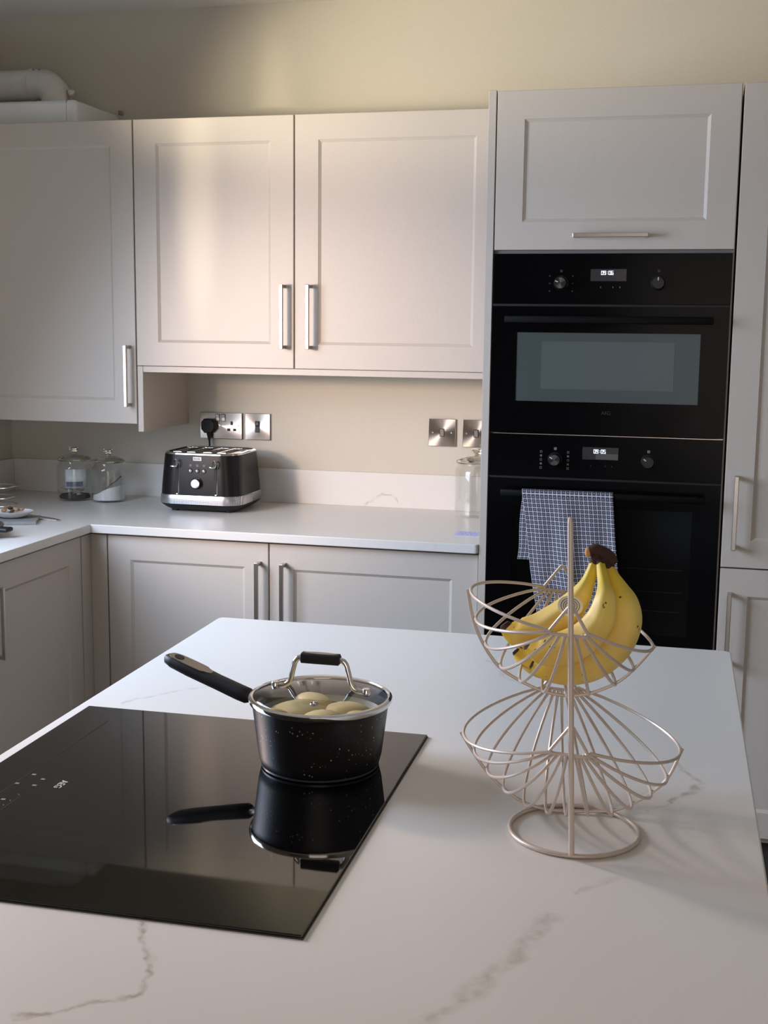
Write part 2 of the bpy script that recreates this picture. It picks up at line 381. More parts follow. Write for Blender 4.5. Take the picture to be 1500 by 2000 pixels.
def rrect(hx, hy, r, n=6):
    out = []
    for cx, cy, a0 in ((hx-r, hy-r, 0), (-hx+r, hy-r, PI/2), (-hx+r, -hy+r, PI), (hx-r, -hy+r, 3*PI/2)):
        for k in range(n+1):
            a = a0+PI/2*k/n; out.append((cx+r*math.cos(a), cy+r*math.sin(a)))
    return out
def loft(bm, secs, n=6, cap0=True, cap1=True, c=(0, 0)):
    rings = [[bm.verts.new((c[0]+x, c[1]+y, z)) for x, y in rrect(hx, hy, r, n)] for (z, hx, hy, r) in secs]
    m = len(rings[0])
    for a, b in zip(rings[:-1], rings[1:]):
        for k in range(m): bm.faces.new((a[k], a[(k+1) % m], b[(k+1) % m], b[k]))
    if cap0: bm.faces.new(list(reversed(rings[0])))
    if cap1: bm.faces.new(rings[-1])
    return bm
def loft_pts(bm, rings, cap=True):
    R = [[bm.verts.new(p) for p in r] for r in rings]; m = len(R[0])
    for a, b in zip(R[:-1], R[1:]):
        for k in range(m): bm.faces.new((a[k], a[(k+1) % m], b[(k+1) % m], b[k]))
    if cap: bm.faces.new(list(reversed(R[0]))); bm.faces.new(R[-1])
    return bm
def rot_to(o, axis):  # lathe z axis to -y (facing the camera side)
    if axis == '-y': o.rotation_euler = (PI/2, 0, 0)
    return o
def text_mesh(name, s, size, m, parent, loc, rot, ext=0.0003):
    c = bpy.data.curves.new('t', 'FONT'); c.body = s; c.size = size; c.extrude = ext; c.align_x = 'CENTER'; c.align_y = 'CENTER'; c.resolution_u = 3
    t = bpy.data.objects.new('t', c); COL.objects.link(t)
    dg = bpy.context.evaluated_depsgraph_get(); me = bpy.data.meshes.new_from_object(t.evaluated_get(dg)); bpy.data.objects.remove(t); bpy.data.curves.remove(c)
    me.materials.clear(); me.materials.append(m)
    o = bpy.data.objects.new(name, me); COL.objects.link(o); o.parent = parent; o.location = loc; o.rotation_euler = rot
    return o

# shaker door in local coords: x 0..w, z 0..h, back at y=0, front at y=-t
def shaker(w_, h_, m=CAB, fr=0.070, t=0.020, rec=0.006, bv=0.008):
    bm = bmesh.new(); c = 0.0012
    def ring(i, y): return [bm.verts.new(p) for p in ((i, y, i), (w_-i, y, i), (w_-i, y, h_-i), (i, y, h_-i))]
    R = [ring(0, 0), ring(0, -t+c), ring(c, -t), ring(fr, -t), ring(fr+0.0008, -t+0.0012), ring(fr+bv, -t+rec)]
    for a, b in zip(R[:-1], R[1:]):
        for k in range(4): bm.faces.new((a[k], a[(k+1) % 4], b[(k+1) % 4], b[k]))
    bm.faces.new(R[-1]); bm.faces.new(list(reversed(R[0])))
    return bm
def bar_handle(parent, x, z, length, horiz=False, y=-0.020):
    """flat-section steel bar on two square posts, centred at x,z on the door face"""
    bm = bmesh.new(); h = length/2; s = 0.0055; d = 0.036
    if horiz:
        box(bm, x-h, x+h, y-d, y-d+0.009, z-s, z+s, 0.0015, 2)
        for q in (-1, 1): box(bm, x+q*(h-0.006)-0.005, x+q*(h-0.006)+0.005, y-d+0.008, y, z-s*0.9, z+s*0.9, 0.0008)
    else:
        box(bm, x-s, x+s, y-d, y-d+0.009, z-h, z+h, 0.0015, 2)
        for q in (-1, 1): box(bm, x-s*0.9, x+s*0.9, y-d+0.008, y, z+q*(h-0.006)-0.005, z+q*(h-0.006)+0.005, 0.0008)
    return link('handle', bm, STEEL, parent)
def carcass(parent, x0, x1, y0, y1, z0, z1, th=0.018, top=True, m=CARC):
    bm = bmesh.new()
    box(bm, x0, x0+th, y0, y1, z0, z1); box(bm, x1-th, x1, y0, y1, z0, z1)
    box(bm, x0+th, x1-th, y0, y1, z0, z0+th)
    if top: box(bm, x0+th, x1-th, y0, y1, z1-th, z1)
    box(bm, x0+th, x1-th, y1-0.008, y1, z0+th, z1-(th if top else 0))
    return link('carcass', bm, m, parent)

ZT = 0.908; WT = 0.025; YW = -0.351; YB = -0.585; YT = -0.6008; XL = -1.734; CEILZ = 2.466
XR = 2.35; YF = -5.6
# ------------------------------------------------------------------ setting
struct(B('floor', XL-.2, XR+.2, YF-.2, .2, -0.05, 0, FLOOR))
struct(B('ceiling', XL-.2, XR+.2, YF-.2, .2, CEILZ, CEILZ+.05, CEIL))
struct(B('wall_back', XL-.2, XR+.2, 0, 0.15, 0, CEILZ, WALL))
struct(B('wall_right', XR, XR+0.15, YF, 0, 0, CEILZ, WALL))
WY0, WY1, WZ0, WZ1 = -2.66, -1.34, 1.08, 2.12
bm = bmesh.new()
box(bm, XL-.15, XL, YF, WY0, 0, CEILZ); box(bm, XL-.15, XL, WY1, 0, 0, CEILZ)
box(bm, XL-.15, XL, WY0, WY1, 0, WZ0); box(bm, XL-.15, XL, WY0, WY1, WZ1, CEILZ)
struct(link('wall_left', bm, WALL))
DX0, DX1, DZ = 0.05, 1.75, 2.1
bm = bmesh.new()
box(bm, XL-.15, DX0, YF-.15, YF, 0, CEILZ); box(bm, DX1, XR+.15, YF-.15, YF, 0, CEILZ); box(bm, DX0, DX1, YF-.15, YF, DZ, CEILZ)
struct(link('wall_front', bm, WALL))
def window(name, bars, pane_args):
    bm = bmesh.new()
    for a in bars: box(bm, *a, 0.004)
    o = struct(link(name, bm, WHITEB)); g = B('pane', *pane_args, PANE, o); return o
f = 0.05
window('window_1', [(XL-.10, XL-.04, WY0, WY1, WZ0, WZ0+f), (XL-.10, XL-.04, WY0, WY1, WZ1-f, WZ1), (XL-.10, XL-.04, WY0, WY0+f, WZ0, WZ1), (XL-.10, XL-.04, WY1-f, WY1, WZ0, WZ1), (XL-.10, XL-.04, -2.025, -1.975, WZ0, WZ1)],
       (XL-.075, XL-.07, WY0+f, WY1-f, WZ0+f, WZ1-f))
window('door_1', [(DX0, DX1, YF-.10, YF-.04, 0, f), (DX0, DX1, YF-.10, YF-.04, DZ-f, DZ), (DX0, DX0+f, YF-.10, YF-.04, 0, DZ), (DX1-f, DX1, YF-.10, YF-.04, 0, DZ), (.875, .925, YF-.10, YF-.04, 0, DZ)],
       (DX0+f, DX1-f, YF-.075, YF-.07, f, DZ-f))

# ------------------------------------------------------------------ worktop (L) and upstands
def prism(bm, pts, z0, z1, bev=0.002):
    b = bmesh.new(); v0 = [b.verts.new((x, y, z0)) for x, y in pts]; v1 = [b.verts.new((x, y, z1)) for x, y in pts]
    n = len(pts); b.faces.new(list(reversed(v0))); b.faces.new(v1)
    for k in range(n): b.faces.new((v0[k], v0[(k+1) % n], v1[(k+1) % n], v1[k]))
    bmesh.ops.recalc_face_normals(b, faces=b.faces)
    if bev: bmesh.ops.bevel(b, geom=[e for e in b.edges if abs(e.verts[0].co.z-e.verts[1].co.z) < 1e-6], offset=bev, segments=2, profile=0.5, affect='EDGES')
    t = bpy.data.meshes.new('t'); b.to_mesh(t); b.free(); bm.from_mesh(t); bpy.data.meshes.remove(t); return bm
def roundc(p, r, a0, n=4):
    return [(p[0]+r*math.cos(a0+PI/2*k/n), p[1]+r*math.sin(a0+PI/2*k/n)) for k in range(n+1)]
YE = -0.609; XLE = -1.130
pts = [(XL, 0), (XL, -3.3), (XLE, -3.3), (XLE, YE)] + roundc((-0.010-0.001, YE+0.010), 0.010, -PI/2) + [(-0.001, 0)]
wt = link('worktop', prism(bmesh.new(), pts, ZT-WT, ZT, 0.002), WTQ)
tag(wt, 'L-shaped white quartz worktop running under the toaster and along the left wall', 'worktop')
up = B('upstand', XL+.0125, -0.001, -0.012, 0, ZT, ZT+0.1105, UPQ, bev=0.001); tag(up, 'low white quartz upstand along the back wall behind the toaster', 'upstand')
up2 = B('upstand', XL, XL+0.012, -3.3, 0, ZT, ZT+0.1105, WTQ, bev=0.001); tag(up2, 'low white quartz upstand on the left wall, meeting the back one in the dark corner', 'upstand')

# ------------------------------------------------------------------ wall units
ZB, ZTOP, ZLB = 1.3559, 2.0731, 1.1794
def wall_unit(label, x0, x1, z0, hx, hz, top=True):
    t = thing('wall_cabinet', label, 'cabinet', (x0, 0, z0), 0, 'wall cabinets')
    W = x1-x0; H = ZTOP-z0
    carcass(t, 0.001, W-0.001, YW+0.021, 0, 0, H-0.001, top=top)
    d = link('door', shaker(W-0.004, H), CAB, t, loc=(0.002, YW+0.020, 0))
    bar_handle(d, hx-x0-0.002, hz-z0, 0.186)
    return t
wall_unit('tall greige wall cabinet at the far left, hanging lower than the others', -1.6986, -1.0986, ZLB, -1.1215, 1.3243, top=False)
wall_unit('middle greige wall cabinet above the toaster, its handle at the lower right', -1.0986, -0.5993, ZB, -0.6290, 1.505)
wall_unit('greige wall cabinet beside the oven tower, its handle at the lower left', -0.5993, -0.0005, ZB, -0.5500, 1.505)
tag(B('filler_strip', XL, -1.6990, YW+0.002, YW+0.020, ZLB, ZTOP, CAB, bev=0.001), 'narrow greige filler between the tall left wall cabinet and the left wall', 'filler')
# end panel hanging below the short units and the pelmet strip
tag(B('end_panel', -1.0975, -1.0800, YW+0.003, -0.0005, 1.1557, ZB-0.0015, CAB, bev=0.0008), 'greige side panel hanging below the middle wall cabinet, beside the jars', 'panel')
tag(B('pelmet', -1.0795, -0.001, YW+0.004, YW+0.022, ZB-0.0195, ZB-0.0015, CAB, bev=0.0008), 'thin greige light pelmet under the two short wall cabinets', 'pelmet')

# ------------------------------------------------------------------ base units
ZD = 0.876; ZP = 0.15
def base_unit(label, x0, x1, hx, loc=None, rz=0, group='base cabinets', depth=None, doors=1):
    t = thing('base_cabinet', label, 'cabinet', loc or (x0, 0, ZP), rz, group)
    W = x1-x0; H = ZD-ZP
    carcass(t, 0.001, W-0.001, YB+0.021, -0.004, 0, ZT-WT-ZP-0.001)
    d = link('door', shaker(W-0.004, H), CAB, t, loc=(0.002, YB+0.020, 0))
    if hx is not None: bar_handle(d, hx-0.002, 0.7325-ZP, 0.186)
    return t
base_unit('greige base cabinet in the back run below the toaster, handle at its top right', -1.0911, -0.5969, 0.4671)
base_unit('greige base cabinet next to the oven tower, handle at its top left', -0.5969, -0.0015, 0.0469)
# left run (rotated to face +x): local x runs from the corner toward the camera? place with rz=+90deg
def left_unit(label, ya, yb, hy):
    # door faces +x; local x -> world +y after rotation by 90deg, local -y -> world +x
    t = base_unit(label, 0, yb-ya, hy-ya, loc=(XL+0.004, ya, ZP), rz=PI/2)
    return t
# carcass depth for rz=90: local y in [YB+.021, -.004] maps to world x = XL+.004 - y
YLOFF = 0
left_unit('greige base cabinet of the left run nearest the inner corner, seen at a slant', -1.138, -0.642, -1.115)
left_unit('greige base cabinet of the left run under the window, mostly outside the frame', -1.738, -1.138, -1.165)
left_unit('greige base cabinet of the left run nearest the camera', -2.338, -1.738, -2.31)
# corner fillers
cf = thing('corner_post', 'greige L-shaped filler post in the inner corner of the base cabinets', 'filler', (-1.1434, YB, ZP))
B('filler_strip', 0.0005, 0.0505, 0, 0.018, 0, ZD-ZP, CAB, cf, bev=0.0008)
B('filler_strip', -0.018, 0, -0.0555, 0.018, 0, ZD-ZP, CAB, cf, bev=0.0008)
tag(B('plinth', -1.19, -0.001, -0.545, -0.527, 0.0, ZP-0.001, CAB), 'greige plinth below the back base cabinets', 'plinth')
tag(B('plinth', XL+0.52, XL+0.538, -2.338, -0.55, 0.0, ZP-0.001, CAB), 'greige plinth below the left run of base cabinets', 'plinth')

# ------------------------------------------------------------------ oven tower
ZTT = 2.0736
tag(B('tower_side_panel', 0.0, 0.020, YT, -0.0005, 0, ZTT+0.002, CAB, bev=0.001), 'tall narrow greige side panel on the left of the ovens', 'panel')
X0, X1 = 0.0215, 0.6205
tw = thing('oven_housing', 'tall greige oven housing cabinet with a lift-up door above two black ovens', 'cabinet', (X0, 0, 0))
W = X1-X0
bm = bmesh.new()
box(bm, 0, .018, YT+.021, -.004, ZP, ZTT-.001); box(bm, W-.018, W, YT+.021, -.004, ZP, ZTT-.001)
for z in (ZP, 0.585, 1.672, ZTT-.019): box(bm, .018, W-.018, YT+.021, -.004, z, z+.0175)
box(bm, .018, W-.018, -.012, -.004, ZP, ZTT-.001)
link('carcass', bm, CARC, tw)
d = link('door', shaker(W-0.003, ZTT-0.001-1.6785), CAB, tw, loc=(0.0015, YT+0.020, 1.6785))
bar_handle(d, 0.3186-X0-.0015, 1.7125-1.6785, 0.187, horiz=True)
d = link('door', shaker(W-0.003, 0.42), CAB, tw, loc=(0.0015, YT+0.020, 0.168))
bar_handle(d, 0.3186-X0, 0.38, 0.187, horiz=True)
B('housing_trim', 0.001, W-.001, YT+0.012, YT+0.020, 1.6695, 1.6775, LPANEL, tw)

SEG = {'0': 'abcdef', '9': 'abcdfg', '6': 'acdefg', '5': 'acdfg'}
def clock(bm, s, cx, cz, y, h=0.0098, w=0.0052, gap=0.0076, t=0.0011):
    n = len(s); x = cx-(n-1)*gap/2+0.0003
    for ch in s:
        if ch == ':':
            for dz in (-h*0.22, h*0.22): box(bm, x-0.0006, x+0.0006, y-0.0004, y, cz+dz-0.0006, cz+dz+0.0006)
            x += gap*0.72; continue
        hw, hh = w/2, h/2
        D = {'a': (-hw, hw, hh-t, hh), 'd': (-hw, hw, -hh, -hh+t), 'g': (-hw, hw, -t/2, t/2), 'f': (-hw, -hw+t, 0, hh), 'b': (hw-t, hw, 0, hh), 'e': (-hw, -hw+t, -hh, 0), 'c': (hw-t, hw, -hh, 0)}
        for k in SEG[ch]:
            a = D[k]; box(bm, x+a[0], x+a[1], y-0.0004, y, cz+a[2], cz+a[3])
        x += gap*(0.86 if True else 1)
    return bm
def knob(parent, x, z, y, name='dial', label=None, ang=0.0, bright=True):
    bm = bmesh.new(); lathe(bm, [(0.0, 0), (0.0185, 0), (0.0185, 0.004), (0.0165, 0.006), (0.0160, 0.019), (0.0145, 0.0215), (0.0, 0.0218)], 32)
    o = link(name, bm, BLKPL, parent, True, loc=(x, y, z)); o.rotation_euler = (PI/2, 0, 0)
    bm = bmesh.new(); lathe(bm, [(0.0, 0.0219), (0.0138, 0.0219), (0.0134, 0.0225), (0, 0.0226)], 32)
    c = link('dial_cap', bm, KNOBM if bright else BLKPL, o, True)  # highlight put into the cap material: metal when bright, plastic when dim
    bm = bmesh.new(); box(bm, -0.0013, 0.0013, 0.006, 0.014, 0.0225, 0.0232); p = link('pointer', bm, WHITEPRINT, o); p.rotation_euler = (0, 0, ang)
    return o
KNOBM = mat('spun_knob_cap', (90, 92, 96), 0.25, 1.0); KNOBM.node_tree.nodes['Principled BSDF'].inputs['Anisotropic'].default_value = 0.9
tg_ = KNOBM.node_tree.nodes.new('ShaderNodeTangent'); tg_.direction_type = 'RADIAL'; tg_.axis = 'Z'; KNOBM.node_tree.links.new(tg_.outputs[0], KNOBM.node_tree.nodes['Principled BSDF'].inputs['Tangent'])

def oven(label, z0, z1, zpan, winz0, winz1, time, k, handle_z, kn, disp, grey_window):
    """fascia panel on top, glass door with black bar handle below"""
    o = thing('built_in_oven', label, 'oven', (X0, YT, z0), 0, 'built-in ovens')
    L = lambda x: x-X0
    Z = lambda z: z-z0
    xa, xb = 0.0015, W-0.0045
    B('oven_body', 0.021, W-0.021, 0.022, 0.56, 0.004, z1-z0-0.012, BLKPL, o)
    B('control_panel', xa, xb, -0.001, 0.021, Z(zpan), z1-z0, OVENGLASS, o, bev=0.001)
    dh = Z(zpan)-0.005
    wx0, wx1 = L(0.0878), L(0.5487)
    wz0, wz1 = Z(winz0), Z(winz1)
    # door frame glass around the window
    bm = bmesh.new()
    box(bm, xa, xb, -0.001, 0.021, wz1, dh-0.001); box(bm, xa, xb, -0.001, 0.021, 0.001, wz0)
    box(bm, xa, wx0, -0.001, 0.021, wz0, wz1); box(bm, wx1, xb, -0.001, 0.021, wz0, wz1)
    dr = link('oven_door', bm, OVENGLASS, o)
    if grey_window:
        B('oven_window', wx0, wx1, 0.0003, 0.004, wz0, wz1, OVENWIN, dr)
        B('inner_reflection_panel', L(0.152), L(0.487), -0.0003, 0.001, Z(1.326), Z(1.448), OVENWIN2, dr)
    else:
        B('oven_window', wx0, wx1, 0.0003, 0.003, wz0, wz1, OVPANE, dr)
        B('oven_cavity', wx0, wx1, 0.012, 0.018, wz0, wz1, mat('oven_cavity_enamel', (14, 14, 15), 0.7), dr)
        for rz_ in (0.8652, 0.8058, 0.7545):
            B('rack_wire', L(0.33), L(0.53), 0.008, 0.010, Z(rz_)-0.0009, Z(rz_)+0.0009, WHITEPRINT, dr)
    # bar handle
    bm = bmesh.new(); hz = Z(handle_z)
    box(bm, L(0.060), L(0.578), -0.044, -0.030, hz-0.009, hz+0.009, 0.003, 2)
    for q in (0.085, 0.553): box(bm, L(q)-0.008, L(q)+0.008, -0.031, -0.0005, hz-0.007, hz+0.007, 0.001)
    link('door_handle', bm, HANDB, dr, True)
    # recess between control panel and door
    B('door_gap', 0.0015, W-0.0045, 0.003, 0.021, dh-0.001, Z(zpan), RUBBER, o)
    for (kx, kz, an, br) in kn: knob(o, L(kx), Z(kz), -0.001, ang=an, bright=br)
    dx0, dx1, dz0, dz1 = disp
    dsp = B('display', L(dx0), L(dx1), -0.0018, -0.0008, Z(dz0), Z(dz1), DISPLAY, o)
    bm = bmesh.new(); clock(bm, time[0], L(time[1]), Z(time[2]), -0.0019); link('clock_digits', bm, LED, dsp)
    return o, L, Z
o1, L, Z = oven('upper built-in black compact oven with grey window, clock reading 09:06', 1.2098, 1.6690, 1.5425, 1.2935, 1.4700, ('09:06', 0.3149, 1.6208), 0, 1.503,
     [(0.1972, 1.5951, 1.2, True), (0.4399, 1.5957, 0, False)], (0.271, 0.3605, 1.6003, 1.6303), True)
bm = bmesh.new()
for i in range(3):
    for xx in (0.168, 0.226): box(bm, L(xx)-.0018, L(xx)+.0018, -0.0016, -0.0009, Z(1.575+0.019*i)-.002, Z(1.575+0.019*i)+.002)
box(bm, L(.197)-.003, L(.197)+.003, -0.0016, -0.0009, Z(1.6255)-.003, Z(1.6255)+.003)
box(bm, L(.440)-.003, L(.440)+.003, -0.0016, -0.0009, Z(1.6255)-.003, Z(1.6255)+.003)
link('dial_symbols', bm, PRINTD, o1)['kind'] = 'stuff'
bm = bmesh.new()
for xx in (0.297, 0.328, 0.345): box(bm, L(xx)-.001, L(xx)+.001, -0.0016, -0.0009, Z(1.585)-.002, Z(1.585)+.002)
link('touch_marks', bm, PRINT, o1)['kind'] = 'stuff'
text_mesh('maker_letters', 'AEG', 0.013, PRINTD, o1, (L(.322), -0.0012, Z(1.2665)), (PI/2, 0, 0))
o2, L, Z = oven('lower built-in black single oven with a checked towel on its handle, clock reading 09:05', 0.612, 1.2070, 1.0965, 0.690, 1.0200, ('09:05', 0.3121, 1.1678), 0, 1.0560,
     [(0.1956, 1.1436, 1.0, True), (0.4333, 1.1457, 0.9, False)], (0.2659, 0.3575, 1.1463, 1.1785), False)
bm = bmesh.new()
for i in range(5):
    for xx in (0.159, 0.229):
        z = 1.121+0.0105*i
        if i % 2: box(bm, L(xx)-.0025, L(xx)+.0025, -0.0016, -0.0009, Z(z)-.0025, Z(z)+.0025)
        else:
            for a, b_ in ((-.0028, -.0018), (.0018, .0028)):
                box(bm, L(xx)+a, L(xx)+b_, -0.0016, -0.0009, Z(z)-.0028, Z(z)+.0028)
                box(bm, L(xx)-.0018, L(xx)+.0018, -0.0016, -0.0009, Z(z)+a, Z(z)+b_)
for xx in (.1956, .4333): box(bm, L(xx)-.0035, L(xx)+.0035, -0.0016, -0.0009, Z(1.1715)-.0035, Z(1.1715)+.0035)
link('dial_symbols', bm, PRINT, o2)['kind'] = 'stuff'
bm = bmesh.new()
for xx in (0.288, 0.325, 0.342): box(bm, L(xx)-.001, L(xx)+.001, -0.0016, -0.0009, Z(1.130)-.002, Z(1.130)+.002)
link('touch_marks', bm, PRINTD, o2)['kind'] = 'stuff'
B('display_patch', L(.300), L(.3565), -0.0021, -0.0018, Z(1.1475), Z(1.1620), DISPLAY2, o2)
B('oven_top_trim', 0.01, W-0.006, -0.002, 0.001, 0.5952, 0.5968, STEEL, o2)

# larder (two doors, right of the ovens)
LX0, LX1 = 0.6235, 1.2235
la = thing('larder_cabinet', 'tall greige larder cabinet at the right edge, two doors with vertical handles', 'cabinet', (LX0, 0, 0))
carcass(la, 0.001, 0.599, YT+.021, -0.004, ZP, ZTT-.001)
d = link('door', shaker(0.5965, ZTT-0.001-0.8833), CAB, la, loc=(0.0015, YT+0.020, 0.8833)); bar_handle(d, 0.6530-LX0-.0015, 1.0262-0.8833, 0.188)
d = link('door', shaker(0.5965, 0.8795-0.168), CAB, la, loc=(0.0015, YT+0.020, 0.168)); bar_handle(d, 0.6500-LX0-.0015, 0.7265-0.168, 0.188)
tag(B('tower_side_panel', 1.2245, 1.2435, YT, -0.0005, 0, ZTT+0.002, CAB, bev=0.001), 'tall greige end panel beyond the larder, outside the frame', 'panel')
tag(B('plinth', 0.0215, 1.223, -0.545, -0.527, 0.0, ZP-0.001, GAPM), 'recessed plinth, painted dark as in shade, under the oven tower and larder', 'plinth')  # recess shade put into the plinth colour

# ------------------------------------------------------------------ tea towel on the lower oven handle
def towel():
    t = thing('tea_towel', 'blue and white checked tea towel draped over the lower oven handle', 'towel', (0.234, YT-0.037, 1.066))
    def sheet(name, x0t, x1t, x0b, x1b, ztop, zbot, side, seed, uoff):
        bm = bmesh.new(); UV = bm.loops.layers.uv.new('UVMap'); nx, nz = 48, 60; G = []
        for j in range(nz+1):
            s = j/nz; row = []
            for i in range(nx+1):
                a = i/nx
                xt = x0t+(x1t-x0t)*a; xb = x0b+(x1b-x0b)*a
                x = xt+(xb-xt)*s
                amp = 0.0075*min(1, s*2.2)
                fold = amp*(math.sin(a*9.5+seed)+0.55*math.sin(a*21+1.7*seed+s*1.6))
                x += 0.003*math.sin(s*7+a*2+seed)*s
                z = ztop+(zbot-ztop)*s
                if s < 0.035:  # roll over the bar
                    th = (1-s/0.035)*PI/2; y = side*0.0105*math.cos(th); z = 0.0+0.0105*math.sin(th)-0.0105+0.001
                else: y = side*0.0105+fold*(1 if side < 0 else 0.35)
                if side > 0: y = min(y, 0.027)
                row.append((bm.verts.new((x, y, z)), (uoff+(a*(x1t-x0t)), s*abs(zbot-ztop))))
            G.append(row)
        for j in range(nz):
            for i in range(nx):
                q = [G[j][i], G[j][i+1], G[j+1][i+1], G[j+1][i]]
                f = bm.faces.new([k[0] for k in q])
                for lp, k in zip(f.loops, q): lp[UV].uv = k[1]
        o = link(name, bm, TOWEL, t, True)
        md = o.modifiers.new('thick', 'SOLIDIFY'); md.thickness = 0.0015; md.offset = 0
        return o
    sheet('front_fall', -0.117, 0.116, -0.070, 0.150, 0.0, -0.335, -1, 0.6, 0.0)
    sheet('back_fall', -0.117, 0.116, -0.128, 0.100, 0.0, -0.187, 1, 2.1, 0.004)
    return t
towel()

# ------------------------------------------------------------------ boiler and flue
bo = thing('boiler', 'white boiler casing rising out of the top of the tall left wall cabinet', 'boiler', (-1.5, -0.165, 1.30))
bm = bmesh.new(); box(bm, -0.17, 0.197, -0.140, 0.160, 0.0, 0.846, 0.014, 3); link('casing', bm, WHITEB, bo, True)
B('casing_seam', 0.1655, 0.1665, -0.1405, 0.1602, 0.74, 0.8465, mat('seam_grey', (150, 152, 152), 0.6), bo)
fl = thing('flue_pipe', 'white elbow flue pipe lying on top of the boiler, scuffed at its bend', 'pipe', (-1.5, -0.15, 2.147))
path = catmull([(0.052, 0, 0.000), (0.052, 0, 0.020), (0.046, 0, 0.045), (0.022, 0, 0.069), (-0.01, 0, 0.0745), (-0.06, 0, 0.0745), (-0.228, 0, 0.0745)], 6)
link('pipe', tube(bmesh.new(), path, 0.0465, 28), WHITEP, fl, True)
ridge = tube(bmesh.new(), [(-0.03+0.0, 0.047*math.cos(a), 0.0745+0.047*math.sin(a)) for a in [2*PI*k/28 for k in range(28)]], 0.0022, 6, closed=True)
link('collar', ridge, WHITEP, fl, True)
for (x, z) in ((-0.012, 0.115), (0.008, 0.1145)):
    bm = bmesh.new(); lathe(bm, [(0, 0), (0.0035, 0), (0.003, 0.002), (0, 0.0025)], 10); s_ = link('screw', bm, TANPL, fl, True, loc=(x, -0.026, z)); s_.rotation_euler = (0.8, 0, 0)
bm = bmesh.new(); bmesh.ops.create_icosphere(bm, subdivisions=2, radius=0.011)
for v in bm.verts: v.co *= 1+random.uniform(-.2, .2)
link('sealant_lump', bm, WHITEP, fl, True, loc=(0.108, -0.01, 0.045))
bm = bmesh.new(); tube(bm, [(0.096, -0.012, 0.052), (0.1015, -0.014, 0.036), (0.103, -0.012, 0.018), (0.106, -0.012, 0.004)], [0.003, 0.005, 0.0035, 0.002], 7); link('torn_tape', bm, TANPL, fl, True)
bk = bmesh.new(); box(bk, -0.004, 0.004, -0.002, 0.02, 0, 0.012, 0.001); tube(bk, [(0.002, 0, 0.010), (0.004, -0.003, 0.002), (0.010, -0.002, -0.004)], 0.0012, 6)
tag(link('wall_bracket', bk, TANPL, loc=(-1.297, -0.022, 2.146)), 'tiny wall bracket with a bent clip at the right rear of the boiler', 'bracket')

# ------------------------------------------------------------------ sockets and switches
def plate(name, label, x, w_, z=1.1528, cat='switch', grp='steel wall switches'):
    t = thing(name, label, cat, (x+w_/2, 0, z), 0, grp)
    B('back_box', -w_/2+.001, w_/2-.001, -0.005, 0, -0.042, 0.042, BLKPL, t)
    bm = bmesh.new(); box(bm, -w_/2, w_/2, -0.0082, -0.005, -0.043, 0.043, 0.0012, 2); p = link('face_plate', bm, PLATE, t)
    return t, p
def screw(p, x, z):
    bm = bmesh.new(); lathe(bm, [(0, 0), (0.0034, 0), (0.0030, 0.0008), (0.0008, 0.0008), (0.0, 0.0004)], 16); s_ = link('screw', bm, CHROME, p, True, loc=(x, -0.0082, z)); s_.rotation_euler = (PI/2, 0, 0)
def rocker(p, x, z, w_=0.0105, h_=0.020, surround=BLKPL, key=STEEL):
    B('switch_surround', x-w_/2-.002, x+w_/2+.002, -0.0092, -0.0080, z-h_/2-.002, z+h_/2+.002, surround, p, bev=0.0004)
    bm = bmesh.new(); v = [bm.verts.new(q) for q in ((x-w_/2, -.0092, z-h_/2), (x+w_/2, -.0092, z-h_/2), (x+w_/2, -.0092, z+h_/2), (x-w_/2, -.0092, z+h_/2),
            (x-w_/2, -.0100, z-h_/2), (x+w_/2, -.0100, z-h_/2), (x+w_/2, -.0125, z+h_/2), (x-w_/2, -.0125, z+h_/2), (x-w_/2, -.0102, z), (x+w_/2, -.0102, z))]
    for f_ in ((4, 5, 9, 8), (8, 9, 6, 7), (0, 1, 5, 4), (3, 7, 6, 2), (0, 4, 8, 7, 3), (1, 2, 6, 9, 5)): bm.faces.new([v[i] for i in f_])
    link('rocker', bm, key, p)
t, p = plate('double_socket', 'steel double socket above the toaster with a black plug in its left outlet', -1.0365, 0.146, cat='socket', grp=None)
screw(p, -0.0605, 0.0); screw(p, 0.0605, 0.0)
rocker(p, -0.011, 0.026); rocker(p, 0.009, 0.026)
for cx in (0.0375, -0.0375):
    bm = bmesh.new(); box(bm, cx-.004, cx+.004, -0.0086, -0.0078, 0.003, 0.015); box(bm, cx-.0155, cx-.005, -0.0086, -0.0078, -0.0165, -0.0085); box(bm, cx+.005, cx+.0155, -0.0086, -0.0078, -0.0165, -0.0085)
    link('socket_holes', bm, RUBBER, p)
pl = thing('plug', 'black three-pin plug and cable in the left outlet, dropping behind the toaster', 'plug', (-1.0010, -0.0085, 1.152))
def octo(h, y): return [(h*a, y, h*b) for a, b in ((-.6, .95), (.6, .95), (1, .5), (1, -.45), (.55, -.95), (-.55, -.95), (-1, -.45), (-1, .5))]
link('plug_body', loft_pts(bmesh.new(), [octo(0.0235, 0), octo(0.0250, -0.006), octo(0.0245, -0.018), octo(0.0205, -0.025)]), RUBBER, pl)
bm = bmesh.new(); tube(bm, [(0.0, -0.013, -0.020), (0.001, -0.013, -0.034), (0.002, -0.013, -0.046)], [0.0085, 0.0065, 0.0042], 10); link('strain_relief', bm, RUBBER, pl, True)
link('cable', tube(bmesh.new(), catmull([(0.002, -0.013, -0.044), (0.004, -0.014, -0.09), (0.010, -0.020, -0.16), (0.02, -0.022, -0.220), (0.05, -0.028, -0.2385), (0.085, -0.045, -0.2385)], 6), 0.0032, 8), RUBBER, pl, True)
t, p = plate('cooker_switch', 'steel isolator switch with a black rocker, right of the double socket', -0.8798, 0.086, cat='switch', grp=None)
